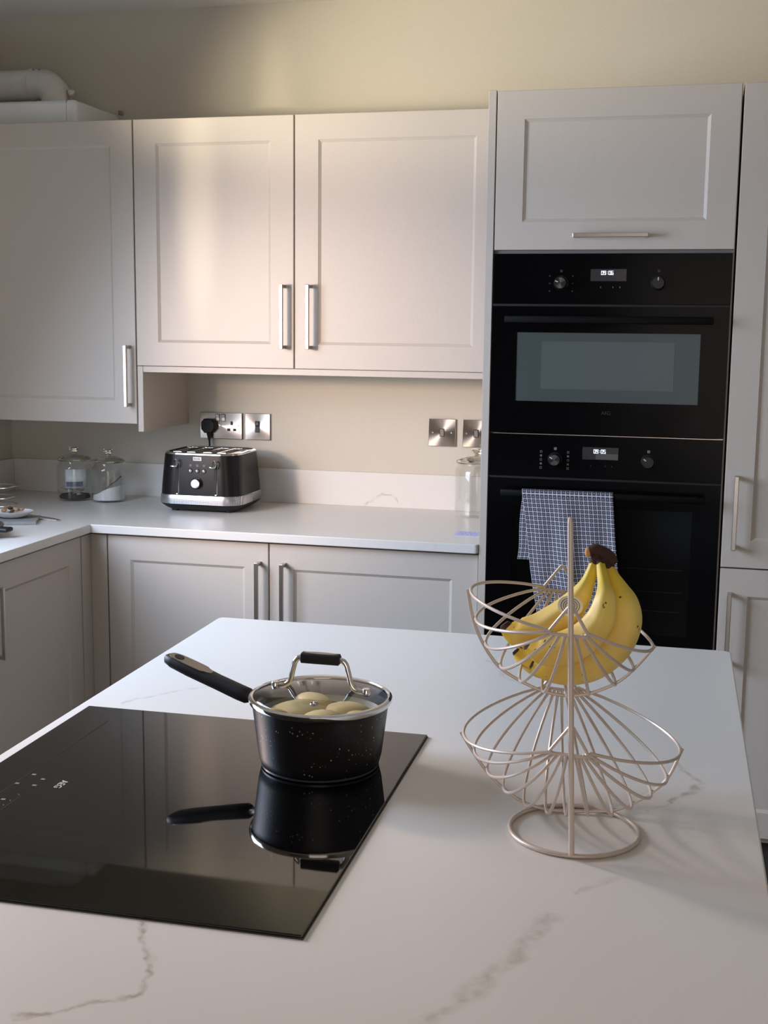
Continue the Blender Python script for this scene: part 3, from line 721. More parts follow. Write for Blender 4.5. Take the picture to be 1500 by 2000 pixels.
screw(p, -0.030, 0); screw(p, 0.030, 0); rocker(p, 0, 0, 0.0125, 0.034, BLKPL, BLKPL)
B('neon_window', -0.004, 0.004, -0.0122, -0.0112, 0.006, 0.014, PRINT, p)
t, p = plate('light_switch', 'steel single switch plate, the fully visible one left of the oven tower', -0.2672, 0.086)
screw(p, -0.030, 0); screw(p, 0.030, 0); rocker(p, 0, 0, 0.0115, 0.021)
t, p = plate('light_switch', 'steel switch plate with one rocker, half hidden behind the oven tower panel', -0.1585, 0.086)
screw(p, -0.030, 0); screw(p, 0.030, 0); rocker(p, 0, 0, 0.0115, 0.021)

# ------------------------------------------------------------------ toaster
def toaster():
    t = thing('toaster', 'black four-slice toaster with silver band standing on the back worktop', 'toaster', (-0.925, -0.190, ZT), 0)
    # shape: half width/depth per height
    def sec(z):
        k = z/0.184
        return (0.137-0.010*k-0.006*max(0, k-.5), 0.127-0.010*k-0.004*max(0, k-.5))
    def S(z, r=0.055, g=0.0): a, b = sec(z); return (z, a+g, b+g, r)
    bm = loft(bmesh.new(), [(0.006, 0.112, 0.100, 0.045), (0.010, 0.120, 0.109, 0.05), (0.022, 0.1335, 0.1235, 0.055), (0.0265, 0.1365, 0.1265, 0.055)], 10); link('base', bm, RUBBER, t, True)
    for sx in (-1, 1):
        for sy in (-1, 1):
            bm = bmesh.new(); lathe(bm, [(0, 0), (0.012, 0), (0.012, 0.008), (0, 0.008)], 16); link('foot', bm, RUBBER, t, True, loc=(sx*0.088, sy*0.078, 0))
    link('silver_band', loft(bmesh.new(), [S(0.0265, g=.001), S(0.030, g=.0016), S(0.050, g=.0016), S(0.0535, g=.0006)], 10, True, True), BAND, t, True)
    link('body', loft(bmesh.new(), [S(0.0535), S(0.08), S(0.12), S(0.160), S(0.178)], 10), BLKSAT, t, True)
    # rim and recessed top
    a, b = sec(0.18)
    rim = loft(bmesh.new(), [(0.178, a, b, .055), (0.1815, a-.001, b-.001, .054), (0.184, a-.005, b-.005, .05), (0.184, a-.009, b-.009, .047), (0.1795, a-.0125, b-.0125, .044)], 10, False, False)
    link('rim', rim, CHROME, t, True)
    bm = bmesh.new(); 
    loft(bm, [(0.1775, a-.012, b-.012, .044), (0.1797, a-.0125, b-.0125, .044)], 10); link('top_plate', bm, mat('smoked_top_plate', (46, 42, 40), 0.35, 0.7), t, True)
    for cx in (-0.084, -0.038, 0.016, 0.062):
        w_ = 0.013
        sl = B('slot', cx-w_, cx+w_, -0.070, 0.078, 0.1796, 0.1805, RUBBER, t)
        bm = bmesh.new()
        tube(bm, [(cx-w_, -0.071, .1812), (cx+w_, -0.071, .1812), (cx+w_, 0.079, .1812), (cx-w_, 0.079, .1812)], 0.0011, 6, closed=True)
        for yy in (-.04, 0, .04): tube(bm, [(cx-w_+.004, yy-.012, .1815), (cx+w_-.004, yy+.012, .1815)], 0.0009, 5)
        link('slot_frame', bm, CHROME, sl, True)
        B('slot_guard', cx-w_+.002, cx+w_-.002, 0.070, 0.0722, .1806, .184, CHROME, sl, bev=.0006)
    yf = lambda z: -sec(z)[1]
    # lever tracks
    for cx in (-0.0635, 0.0625):
        z0, z1 = 0.062, 0.150
        pts = [(cx+0.0045*math.cos(a), 0, z1+0.0045*math.sin(a)) for a in [PI*k/8 for k in range(9)]]+[(cx-0.0045*math.cos(a), 0, z0-0.0045*math.sin(a)) for a in [PI*k/8 for k in range(9)]]
        pts = [(x, yf(z)-0.0006, z) for x, _, z in pts]
        tr = link('lever_track', tube(bmesh.new(), pts, 0.0014, 6, closed=True), CHROME, t, True)
        B('lever_slot', cx-.0036, cx+.0036, yf(0.1)-0.0022, yf(0.1)+.004, z0, z1, RUBBER, tr)
        # lever: upright loop and sideways finger bar
        bm = bmesh.new()
        tube(bm, [(cx+0.0062*math.cos(a)*0.75, yf(z1)-0.016, z1+0.003+0.0115*math.sin(a)) for a in [2*PI*k/20 for k in range(20)]], 0.0016, 6, closed=True)
        tube(bm, [(cx, yf(z1)+.004, z1-.006), (cx, yf(z1)-.017, z1-.006)], 0.0024, 8)
        tube(bm, [(cx+.003, yf(z1)-0.017, z1-.007), (cx-.008, yf(z1)-0.019, z1-.007), (cx-.016, yf(z1)-0.018, z1-.006)], [0.0024, 0.0028, 0.0024], 8)
        link('lever', bm, CHROME, t, True)
    for i, cx in enumerate((-0.0205, 0.0015, 0.0235)):
        bm = bmesh.new(); lathe(bm, [(0, 0), (0.0066, 0), (0.0066, 0.002), (0.0056, 0.005), (0.003, 0.0068), (0, 0.0072)], 20)
        bt = link('button', bm, CHROME, t, True, loc=(cx, yf(0.130), 0.130)); bt.rotation_euler = (PI/2, 0, 0)
        B('button_mark', cx-.0038, cx+.0038, yf(0.146)-0.0008, yf(0.146)+.0004, 0.1425, 0.1495, mat('etched_mark', (112, 110, 108), .6), t)
    bm = bmesh.new(); lathe(bm, [(0, 0), (0.0185, 0), (0.0185, 0.002), (0.0175, 0.003)], 32); dl = link('dial_ring', bm, mat('dark_dial_ring', (70, 68, 66), .3, .9), t, True, loc=(0.001, yf(0.092), 0.092)); dl.rotation_euler = (PI/2, 0, 0)
    bm = bmesh.new(); lathe(bm, [(0.0150, 0.002), (0.0145, 0.014), (0.0132, 0.0158), (0.0, 0.016)], 32); box(bm, -.0012, .0012, 0, .014, .0155, .0168)
    link('dial', bm, CHROME, dl, True)
    lp = B('badge', -0.0125, 0.0155, yf(0.168)-0.0026, yf(0.168)+.002, 0.1605, 0.1725, mat('badge_silver', (205, 205, 205), .35, .3), t, bev=.0005)
    text_mesh('badge_letters', 'Breville', 0.0070, RUBBER, lp, (0.0015, yf(0.168)-0.0027, 0.1665), (PI/2, 0, 0))
    return t
toaster()

# ------------------------------------------------------------------ jars
def jar(label, x, y, r, h, grp):
    t = thing('glass_jar', label, 'jar', (x, y, ZT), 0, grp)
    s = h
    prof = [(0, 0.0005), (r*0.93, 0.0005), (r, 0.005), (r, s-0.012), (r*0.97, s-0.004), (r*0.86, s+0.002), (r*0.83, s+0.010),
            (r*0.80, s+0.010), (r*0.83, s+0.001), (r*0.94, s-0.006), (r-0.0025, s-0.014), (r-0.0025, 0.010), (r*0.9, 0.0065), (0, 0.0065)]
    link('jar_body', lathe(bmesh.new(), prof, 44), GLASS, t, True)
    z = s+0.0105
    lid = [(0, z+0.0), (r*0.86, z), (r*0.93, z+0.002), (r*0.94, z+0.008), (r*0.84, z+0.011), (r*0.45, z+0.020), (r*0.16, z+0.0225), (r*0.13, z+0.029), (r*0.24, z+0.036), (r*0.30, z+0.040), (r*0.26, z+0.044), (0, z+0.0455)]
    link('lid', lathe(bmesh.new(), lid, 40), GLASSL, t, True)
    return t
j1 = jar('squat glass jar of white sachets on dark bits, left of the pair in the corner', -1.418, -0.155, 0.0565, 0.118, 'glass jars with knobbed lids')
j2 = jar('squat glass jar of sloping white sugar with a spoon, nearest the toaster', -1.298, -0.152, 0.0550, 0.115, 'glass jars with knobbed lids')
j3 = jar('tall empty glass jar beside the oven tower, half hidden by its panel', -0.095, -0.087, 0.0700, 0.150, 'glass jars with knobbed lids')
# sachets, dark bits, label in jar 1
bm = bmesh.new(); lathe(bm, [(0, 0), (0.049, 0), (0.050, 0.004), (0.045, 0.011), (0.02, 0.014), (0, 0.012)], 24)
for v in bm.verts: v.co.z += random.uniform(-.0015, .0015) if v.co.z > .003 else 0
tag(link('tea_leaves', bm, DARKT, None, True, loc=(-1.418, -0.155, ZT+0.0068)), 'layer of dark tea bits in the bottom of the corner glass jar', 'tea')
for i in range(5):
    a = i*2.4; rr = 0.010+0.0035*i; bm = bmesh.new(); n = 6; V = [[bm.verts.new((u/n*0.032-.016, v/n*0.022-.011, 0.003*math.sin(u*2.1+v*1.3+i)+0.002*math.sin(v*3+i))) for v in range(n+1)] for u in range(n+1)]
    for u in range(n):
        for v in range(n): bm.faces.new((V[u][v], V[u+1][v], V[u+1][v+1], V[u][v+1]))
    o = link('tea_sachet', bm, WRAP, None, True, loc=(-1.418+rr*1.2*math.cos(a), -0.168+rr*0.8*math.sin(a), ZT+0.025+0.0035*i)); o.rotation_euler = (0.5*math.sin(i*1.7), 0.4*math.cos(i*2.3), a)
    o.modifiers.new('s', 'SOLIDIFY').thickness = 0.0012
    tag(o, 'crumpled white sachet heaped in the corner glass jar', 'sachet', 'white sachets in the corner jar')
bm = bmesh.new(); n = 14; A0 = -1.35; A1 = 0.15; V = []
for k in range(n+1):
    a = A0+(A1-A0)*k/n-0.35; V.append((bm.verts.new((0.0515*math.cos(a), 0.0515*math.sin(a), 0.044)), bm.verts.new((0.0515*math.cos(a), 0.0515*math.sin(a), 0.104))))
for k in range(n): bm.faces.new((V[k][0], V[k+1][0], V[k+1][1], V[k][1]))
cd = link('paper_insert', bm, mat('white_card', (222, 226, 230), .7), None, True, loc=(-1.418, -0.155, ZT)); cd.modifiers.new('s', 'SOLIDIFY').thickness = 0.0006
tag(cd, 'curved white card standing inside the corner glass jar', 'card')
bm = bmesh.new(); V = []
for k in range(n+1):
    a = -1.62+(1.05)*k/n; V.append((bm.verts.new((0.0523*math.cos(a), 0.0523*math.sin(a), 0.048)), bm.verts.new((0.0523*math.cos(a), 0.0523*math.sin(a), 0.064))))
for k in range(n): bm.faces.new((V[k][0], V[k+1][0], V[k+1][1], V[k][1]))
link('printed_strip', bm, LABELB, cd, True)
# sugar: sloping surface, rising to the right
bm = bmesh.new(); R_ = 0.0505; ns, nr = 40, 8; rings = []
def sz(x, y): return 0.010+0.020*(1+x/R_)*1.0+0.002*math.sin(x*90)
bot = [bm.verts.new((R_*math.cos(2*PI*k/ns), R_*math.sin(2*PI*k/ns), 0.0)) for k in range(ns)]; rings.append(bot)
for j in range(nr, 0, -1):
    rr = R_*j/nr; rings.append([bm.verts.new((rr*math.cos(2*PI*k/ns), rr*math.sin(2*PI*k/ns), sz(rr*math.cos(2*PI*k/ns), 0))) for k in range(ns)])
for a, b in zip(rings[:-1], rings[1:]):
    for k in range(ns): bm.faces.new((a[k], a[(k+1) % ns], b[(k+1) % ns], b[k]))
c_ = bm.verts.new((0, 0, sz(0, 0)))
for k in range(ns): bm.faces.new((rings[-1][k], rings[-1][(k+1) % ns], c_))
bm.faces.new(list(reversed(bot)))
tag(link('sugar', bm, SUGAR, None, True, loc=(-1.298, -0.152, ZT+0.0068)), 'white sugar sloping up to the right inside the second glass jar', 'sugar')
sp = thing('spoon', 'thin dark metal spoon leaning in the sugar jar', 'spoon', (-1.298, -0.160, ZT))
bm = bmesh.new(); tube(bm, catmull([(-0.020, 0.0, 0.024), (0.0, 0.0, 0.046), (0.025, 0.002, 0.064), (0.046, 0.004, 0.083)], 5), [0.0012]*15+[0.0022], 7); link('spoon_handle', bm, mat('dark_steel', (70, 62, 58), .3, .9), sp, True)
bm = bmesh.new(); bmesh.ops.create_icosphere(bm, subdivisions=2, radius=0.011)
for v in bm.verts: v.co = Vector((v.co.x*1.3, v.co.y*.8, v.co.z*.25))
bo_ = link('spoon_bowl', bm, STEEL, sp, True, loc=(-0.024, 0, 0.019)); bo_.rotation_euler = (0, -0.7, 0)

# note paper by the tower
pn = B('note_paper', -0.0950, -0.0100, -0.487, -0.402, ZT, ZT+0.0006, PAPER); tag(pn, 'small lilac note with pale handwriting lying on the worktop by the oven tower', 'paper')
bm = bmesh.new()
for i, yy in enumerate((-0.415, -0.428, -0.441, -0.454, -0.467)):
    x = -0.086
    while x < -0.020:
        l_ = random.uniform(0.005, 0.013); tube(bm, [(x, yy, ZT+.0008), (x+l_*.3, yy+.002, ZT+.0008), (x+l_*.6, yy-.001, ZT+.0008), (x+l_, yy+.0015, ZT+.0008)], 0.00045, 4); x += l_+0.004
link('handwriting', bm, INK, pn)

# ------------------------------------------------------------------ left worktop things
sl = B('slate_tile', -1.44, -1.29, -0.705, -0.585, ZT+.0005, ZT+0.0095, SLATE, bev=0.001); sl.name = 'slate_tile'
tag(sl, 'pale grey square slate tile under the white spoon rest', 'tile')
sl.matrix_world = Matrix.Translation((-1.365, -0.640, 0)) @ Matrix.Rotation(0.42, 4, 'Z') @ Matrix.Translation((1.365, 0.645, 0))
rs = thing('spoon_rest', 'white ceramic oval dish of dried brown peel on the slate tile', 'dish', (-1.375, -0.620, ZT+0.0097), 0.25)
bm = bmesh.new(); lathe(bm, [(0, 0.0), (0.018, 0.0), (0.034, 0.006), (0.046, 0.0155), (0.050, 0.020), (0.048, 0.0205), (0.042, 0.016), (0.030, 0.009), (0, 0.005)], 36)
for v in bm.verts: v.co.x *= 1.28
for v in bm.verts:
    if v.co.x < -0.045: v.co.x -= (abs(v.co.x)-0.045)*1.3
link('dish', bm, CERAM, rs, True)
for i in range(11):
    bm = bmesh.new(); bmesh.ops.create_icosphere(bm, subdivisions=1, radius=0.0105)
    for v in bm.verts: v.co = Vector((v.co.x*random.uniform(.7, 1.2), v.co.y*random.uniform(.6, 1.1), v.co.z*random.uniform(.35, .7)))
    a = i*2.399; rr = 0.0085*math.sqrt(i)
    o = link('dried_peel', bm, CHIPD if i % 4 == 2 else CHIP, None, False, loc=(-1.375+rr*math.cos(a)*1.3, -0.620+rr*math.sin(a)*0.95, ZT+0.0097+0.0175+max(0, 0.012-rr*.35)+(i % 3)*.002)); o.rotation_euler = (random.uniform(-.6, .6), random.uniform(-.6, .6), a)
    tag(o, 'curl of dried brown peel heaped in the white spoon rest', 'peel', 'dried peel in the spoon rest')
# bent wire trivet prong pointing right
tv = thing('wire_trivet', 'thin bent wire prong of a trivet lying behind the spoon rest', 'trivet', (-1.30, -0.57, ZT))
link('wire', tube(bmesh.new(), [(-0.105, 0.070, .0022), (0.0, 0.022, .0022), (0.050, -0.002, .0022), (0.058, -0.010, .0022), (0.050, -0.016, .0022), (-0.02, -0.010, .0022), (-0.10, -0.004, .0022)], 0.0018, 7), STEEL, tv, True)
# toast rack at the frame edge
rk = thing('toast_rack', 'stack of bent chrome wire loops at the left frame edge, behind the spoon rest', 'rack', (-1.480, -0.48, ZT))
for i, (zz, ex) in enumerate(((0.022, 0.035), (0.046, 0.036), (0.078, 0.040))):
    pts = catmull([(-0.13, -0.035, zz), (ex-.03, -0.035, zz), (ex-.004, -0.012, zz+.004), (ex, 0.0, zz+.005), (ex-.004, .016, zz+.005), (ex-.04, 0.035, zz+.004), (-0.13, 0.035, zz+.004)], 5)
    link('wire_loop', tube(bmesh.new(), pts, 0.0020, 8), STEEL, rk, True)
bm = bmesh.new()
for yy in (-.035, .035): tube(bm, [(-.06, yy, 0), (-.06, yy, .084)], 0.0020, 8); tube(bm, [(-.125, yy, 0), (-.125, yy, .084)], 0.0020, 8)
link('upright', bm, STEEL, rk, True)
# black scale / pan handle at frame edge
bk = thing('black_pan', 'black lidded pan with a stubby side handle cut by the left frame edge', 'pan', (-1.350, -0.900, ZT))
bm = bmesh.new(); lathe(bm, [(0, 0), (0.075, 0), (0.086, 0.006), (0.098, 0.024), (0.100, 0.030), (0.097, 0.030), (0.084, 0.008), (0, 0.004)], 40); link('pan_body', bm, RUBBER, bk, True)
bm = bmesh.new(); lathe(bm, [(0.101, 0.030), (0.0985, 0.034), (0.085, 0.037), (0.0, 0.040)], 40); link('pan_lid', bm, STEEL, bk, True)
bm = bmesh.new(); box(bm, 0.090, 0.128, -0.005, 0.030, 0.017, 0.029, 0.005, 3); link('side_handle', bm, RUBBER, bk, True)

# ------------------------------------------------------------------ island
TH = 0.0146
isl = thing('kitchen_island', 'greige kitchen island cabinet standing under the white quartz top', 'island', (-0.3519, -1.5794, 0), TH)
bm = bmesh.new(); box(bm, 0.03, 0.70, -1.70, -0.04, ZP, ZT-WT-.001); link('carcass', bm, CARC, isl)
bm = bmesh.new(); box(bm, 0.08, 0.65, -1.66, -0.09, 0.0, ZP); link('plinth_base', bm, GAPM, isl)
B('back_panel', 0.012, 0.718, -0.039, -0.021, ZP, ZT-WT-.001, CAB, isl, bev=.001)
B('side_panel', 0.701, 0.719, -1.70, -0.040, ZP, ZT-WT-.001, CAB, isl, bev=.001)
for i in range(3):
    d = link('door', shaker(0.546, ZD-ZP), CAB, isl, loc=(0.029, -0.060-0.55*i-0.002, ZP)); d.rotation_euler = (0, 0, -PI/2)
    bar_handle(d, 0.5, 0.60, 0.186)
W_ = 0.9784
pts = roundc((0.012, -0.012), 0.012, PI/2)+[] ; pts = [(0.012, 0)] if False else []
pts += roundc((W_-0.016, -0.016), 0.016, 0) + roundc((0.012, -0.012), 0.012, PI/2) + [(0, -1.75), (W_, -1.75)]
it = link('island_worktop', prism(bmesh.new(), pts, ZT-WT, ZT, 0.0022), ISLQ, loc=(-0.3519, -1.5794, 0)); it.rotation_euler = (0, 0, TH)
tag(it, 'large white veined quartz island worktop in the foreground', 'worktop')

# hob
hb = thing('induction_hob', 'black glass induction hob set in the island top under the saucepan', 'hob', (-0.3213, -2.1912, ZT), TH)
HW, HD = 0.5191, 0.6057
bm = bmesh.new(); box(bm, 0, HW, -HD, 0, 0.0002, 0.0040, 0.0009, 2); link('glass_plate', bm, BLACKGLASS, hb)
bm = bmesh.new(); box(bm, -0.0012, HW+.0012, -HD-.0012, .0012, 0.0001, 0.0012); link('seal', bm, mat('hob_seal', (70, 60, 52), .6), hb)
def hl(x, y):  # world -> hob local
    v = Matrix.Rotation(-TH, 3, 'Z') @ Vector((x+0.3213, y+2.1912, 0)); return v.x, v.y
ax, ay = hl(-0.2026, -2.4970)
text_mesh('maker_letters', 'AEG', 0.0135, WHITEPRINT, hb, (ax, ay, 0.0042), (0, 0, -PI/2))
bm = bmesh.new()
def hline(a, b, wd=0.0004):
    (x0, y0), (x1, y1) = hl(*a), hl(*b); tube(bm, [(x0, y0, .0041), (x1, y1, .0041)], wd, 4)
hline((-0.2612, -2.2508), (-0.2595, -2.425)); hline((-0.2595, -2.44), (-0.259, -2.62)); hline((-0.2305, -2.545), (-0.2274, -2.72))
for y in (-2.54, -2.56, -2.575, -2.60): hline((-0.236, y), (-0.233, y-.004), .0007)
link('slider_lines', bm, PRINTD, hb)['kind'] = 'stuff'
bm = bmesh.new()
for x, y in ((-0.2328, -2.4869), (-0.2325, -2.5088), (-0.2568, -2.5084), (-0.2520, -2.475), (-0.2450, -2.56)):
    a, b = hl(x, y); box(bm, a-.0028, a+.0028, b-.0022, b+.0022, .0040, .0043)
link('touch_symbols', bm, PRINT, hb)['kind'] = 'stuff'

# ------------------------------------------------------------------ saucepan
PX, PY, PZ = 0.086, -2.335, ZT+0.0041
sp = thing('saucepan', 'black speckled saucepan with glass lid and long left handle on the hob', 'saucepan', (PX, PY, PZ))
body = [(0, 0.0), (0.068, 0.0), (0.074, 0.002), (0.0785, 0.008), (0.081, 0.018), (0.0885, 0.078), (0.0905, 0.086), (0.0915, 0.088), (0.0885, 0.088), (0.086, 0.078), (0.078, 0.016), (0.072, 0.006), (0, 0.005)]
link('pan_body', lathe(bmesh.new(), body[:8], 72), SPECK, sp, True)
link('pan_inside', lathe(bmesh.new(), body[7:], 56), STEELIN, sp, True)
link('base_rim', lathe(bmesh.new(), [(0.0745, 0.0005), (0.0772, 0.0015), (0.0775, 0.004), (0.0760, 0.004)], 64), STEELIN, sp, True)
# lid
ld = thing('pan_lid', '', ''); 
for k_ in ('label', 'category'): del ld[k_]
ld.parent = sp; ld.location = (0, 0, 0.089)
link('lid_rim', lathe(bmesh.new(), [(0.0895, -0.0045), (0.0925, -0.004), (0.0940, -0.001), (0.0938, 0.0025), (0.0920, 0.0040), (0.0885, 0.0042), (0.0875, 0.003), (0.0885, 0.001)], 80), CHROME, ld, True)
dome = [(0.0885, 0.0030)]+[(0.0885*math.cos(a), 0.0030+0.0125*math.sin(a)) for a in [PI/2*k/12 for k in range(1, 12)]]+[(0, 0.0155)]
link('lid_glass', lathe(bmesh.new(), dome, 64), LIDGLASS, ld, True)
bm = bmesh.new()
hp = catmull([(-0.066, 0, 0.012), (-0.050, 0, 0.013), (-0.042, 0, 0.020), (-0.0375, 0, 0.036), (-0.033, 0, 0.0485), (-0.022, 0, 0.0525), (0.022, 0, 0.0525), (0.033, 0, 0.0485), (0.0375, 0, 0.036), (0.042, 0, 0.020), (0.050, 0, 0.013), (0.066, 0, 0.012)], 6)
link('lid_handle_wire', tube(bm, hp, 0.0036, 12), CHROME, ld, True)
bm = bmesh.new(); R1 = [(x, y*0.0072, 0.0525+z*0.0072) for x in (-0.0262,) for y, z in ()]
def rr_x(x, hy, hz, cz, r=0.0035): return [(x, a, cz+b) for a, b in rrect(hy, hz, r, 4)]
link('lid_grip', loft_pts(bmesh.new(), [rr_x(-0.0268, .0055, .0045, .0525), rr_x(-0.0250, .0075, .0068, .0525), rr_x(0.0250, .0075, .0068, .0525), rr_x(0.0268, .0055, .0045, .0525)]), RUBBER, ld, True)
bm = bmesh.new(); prism(bm, [(0.0225*math.cos(a)*1.0 if True else 0, 0.0048*math.sin(a)) for a in [2*PI*k/24 for k in range(24)]], 0.0590, 0.0597, 0)
link('grip_inlay', bm, INFILL, ld)
for sx in (-1, 1):
    bm = bmesh.new(); lathe(bm, [(0, 0), (0.0055, 0), (0.0055, 0.006), (0.0045, 0.0075), (0, 0.008)], 18); link('rivet', bm, CHROME, ld, True, loc=(sx*0.062, 0, 0.0095))
bm = bmesh.new(); lathe(bm, [(0.0022, 0.002), (0.0050, 0.0005), (0.0054, 0.0022), (0.0045, 0.0034), (0.0025, 0.0036), (0.0022, 0.002)], 24); vt = link('steam_vent', bm, CHROME, ld, True, loc=(0.010, -0.060, 0.0085)); vt.rotation_euler = (0.12, 0, 0)
# side handle
A = Vector((-0.087, 0.004, 0.076)); Bv = Vector((-0.2280, 0.037, 0.1140))
ax_ = (Bv-A).normalized(); side = ax_.cross(Vector((0, 0, 1))).normalized(); upv = side.cross(ax_).normalized()
hd = thing('pan_handle', '', '')
for k_ in ('label', 'category'): del hd[k_]
hd.parent = sp
Lh = (Bv-A).length
def hsec(t, hw, hh, off=0.0):
    c = A+ax_*t*Lh+upv*off
    return [tuple(c+side*a+upv*b) for a, b in rrect(hw, hh, min(hw, hh)*0.85, 4)]
link('handle_bracket', loft_pts(bmesh.new(), [hsec(-0.03, .012, .0045, -.001), hsec(0.02, .0085, .004), hsec(0.12, .0070, .0038)]), STEEL, hd, True)
link('handle_grip', loft_pts(bmesh.new(), [hsec(0.09, .0085, .0080), hsec(0.115, .0105, .0100), hsec(0.20, .0110, .0100, -.0005), hsec(0.45, .0115, .0090, -.0005), hsec(0.75, .0135, .0085, 0), hsec(0.93, .0145, .0075, .001), hsec(1.0, .0120, .0060, .0015), hsec(1.03, .0070, .0035, .002)]), RUBBER, hd, True)
def ell(t0, t1, hw, off, n=10):
    out = []
    for k in range(n+1):
        a = -PI/2+PI*k/n; out.append((t0, a))
    return out
bm = bmesh.new(); V = []
N_ = 28
for z in (0.0, 0.0012):
    ring = []
    for k in range(N_):
        a = 2*PI*k/N_; tt = 0.76+0.235*math.copysign(abs(math.cos(a))**0.6, math.cos(a)); ww = (0.0108 if tt > .6 else 0.0085)*math.copysign(abs(math.sin(a))**0.7, math.sin(a))
        ring.append(tuple(A+ax_*tt*Lh+side*ww+upv*(0.0076+z)))
    V.append(ring)
link('handle_inlay', loft_pts(bmesh.new(), V), INFILL, hd)
ring = []
for z in (0.0013, 0.0018):
    ring.append([tuple(A+ax_*(0.90+0.05*math.cos(2*PI*k/20))*Lh+side*0.0062*math.sin(2*PI*k/20)+upv*(0.0076+z)) for k in range(20)])
link('hanging_hole', loft_pts(bmesh.new(), ring), RUBBER, hd)
# water and potatoes
bm = bmesh.new(); lathe(bm, [(0, 0.0), (0.0715, 0.0), (0.0765, 0.010), (0.0838, 0.062), (0, 0.062)], 48); tag(link('cooking_water', bm, WATER, None, True, loc=(PX, PY, PZ+0.0060)), 'cloudy cooking water filling the saucepan', 'water')
k = 0
for (x, y, sx, sy, sz_, rz_) in ((-0.026, -0.008, .042, .028, .018, .3), (0.014, -0.040, .036, .024, .017, -.2), (0.034, 0.006, .040, .026, .016, .6), (-0.018, 0.036, .032, .022, .016, -.5), (-0.048, -0.040, .020, .018, .016, .2), (0.056, -0.022, .018, .024, .016, 0)):
    bm = bmesh.new(); bmesh.ops.create_icosphere(bm, subdivisions=3, radius=1.0)
    for v in bm.verts:
        q = 1+0.07*math.sin(3*v.co.x+k)+0.05*math.sin(4*v.co.y-k); v.co = Vector((v.co.x*sx*q, v.co.y*sy*q, v.co.z*sz_*q))
    o = link('potato', bm, POTATO, None, True, loc=(PX+x, PY+y, PZ+0.0665)); o.rotation_euler = (0, 0, rz_); k += 1
    tag(o, ['pale yellow potato at the left of the saucepan, under the left lid rivet', 'pale yellow potato nearest the camera in the saucepan, under the steam vent', 'pale yellow potato at the right middle of the saucepan', 'pale yellow potato at the back of the saucepan', 'small pale potato at the front left rim inside the saucepan', 'small pale potato at the front right rim inside the saucepan'][k-1], 'potato', 'potatoes boiling in the saucepan')

# ------------------------------------------------------------------ wire fruit basket
FX, FY, FZ = 0.4349, -2.5389, ZT
TX = 0.4215
def polex(z): return FX+(TX-FX)*(z-(FZ+.003))/0.376
fb = thing('fruit_basket', 'cream wire two-tier fruit basket on a ring foot holding bananas', 'fruit basket', (FX, FY, ZT))
def W2L(p): return (p[0]-FX, p[1]-FY, p[2]-ZT)
bm = bmesh.new(); tube(bm, [W2L((FX, FY, ZT+.004)), W2L((polex(ZT+.15), FY, ZT+.15)), W2L((polex(ZT+.37), FY, ZT+.370)), W2L((TX, FY, ZT+.3775))], [0.0032, 0.0032, 0.0032, 0.0018], 14); link('pole', bm, WIRE, fb, True)
RR = 0.0735
bm = bmesh.new(); cxr, cyr = -0.0025+math.sin(-.03)*RR, RR+0.001
tube(bm, [(cxr+RR*math.cos(2*PI*k/72), cyr+RR*math.sin(2*PI*k/72), 0.0028) for k in range(72)], 0.0028, 10, closed=True); link('foot_ring', bm, WIRE, fb, True)
av = Vector((-0.1433, 0.9897, 0)); sv = Vector((0.9897, 0.1433, 0)); dv = Vector((0, 0, -1))
def tier(hubz, L, ribs, wr=0.0019, p=0.62):
    F = Vector(W2L((polex(hubz), FY, hubz)))+av*0.004
    tr = bpy.data.objects.new('basket_tier', None); COL.objects.link(tr); tr.parent = fb; tr.location = F
    for (th, R) in ribs:
        a = math.radians(th); rd = sv*math.cos(a)+dv*math.sin(a)
        pts = []; n = 30
        hubo = sv*math.cos(a)*0.021+dv*(0.006+0.004*math.sin(a))
        for k in range(n+1):
            u = -1+2*k/n; q = (1-abs(u)**2.0)
            q = max(0.0, q)**p
            w_ = min(1, (1-abs(u))*6)
            base = hubo*(1-q)
            pts.append(av*(L/2*(1+u))+base+rd*R*q)
        link('rib', tube(bmesh.new(), pts, wr, 7), WIRE, tr, True)
    # spine arc under the ribs
    arc = catmull([av*(L/2)+(sv*math.cos(math.radians(t))+dv*math.sin(math.radians(t)))*(R+0.0035) for t, R in ribs], 5)
    link('spine_hoop', tube(bmesh.new(), arc, wr*1.05, 8), WIRE, tr, True)
    for s_, e_ in ((0, 0.0), (1, L)):
        tri = [av*e_+dv*-0.024, av*e_+sv*-0.0245+dv*0.008, av*e_+sv*0.0205+dv*0.012]
        pts = []
        for i in range(3):
            a_, b_ = tri[i], tri[(i+1) % 3]
            for k in range(5): pts.append(a_.lerp(b_, 0.08+0.84*k/4))
        link('hub_triangle', tube(bmesh.new(), pts, wr, 8, closed=True), WIRE, tr, True)
    return tr
tier(1.167, 0.229, [(186.3, .1112), (168.8, .1059), (151.7, .1044), (134.5, .1055), (119.6, .1040), (103.4, .1052), (88.1, .1074), (74.4, .1078), (56.8, .1079), (42.1, .1070), (24.3, .1103)])
tier(1.0342, 0.250, [(166.2, .1240), (154.9, .1185), (141.3, .1170), (127.5, .1180), (112.8, .1203), (99.8, .1205), (88.9, .1200), (76.4, .1222), (63.7, .1299), (53.2, .1336), (42.1, .1375), (31.4, .1400), (16.2, .1391)])

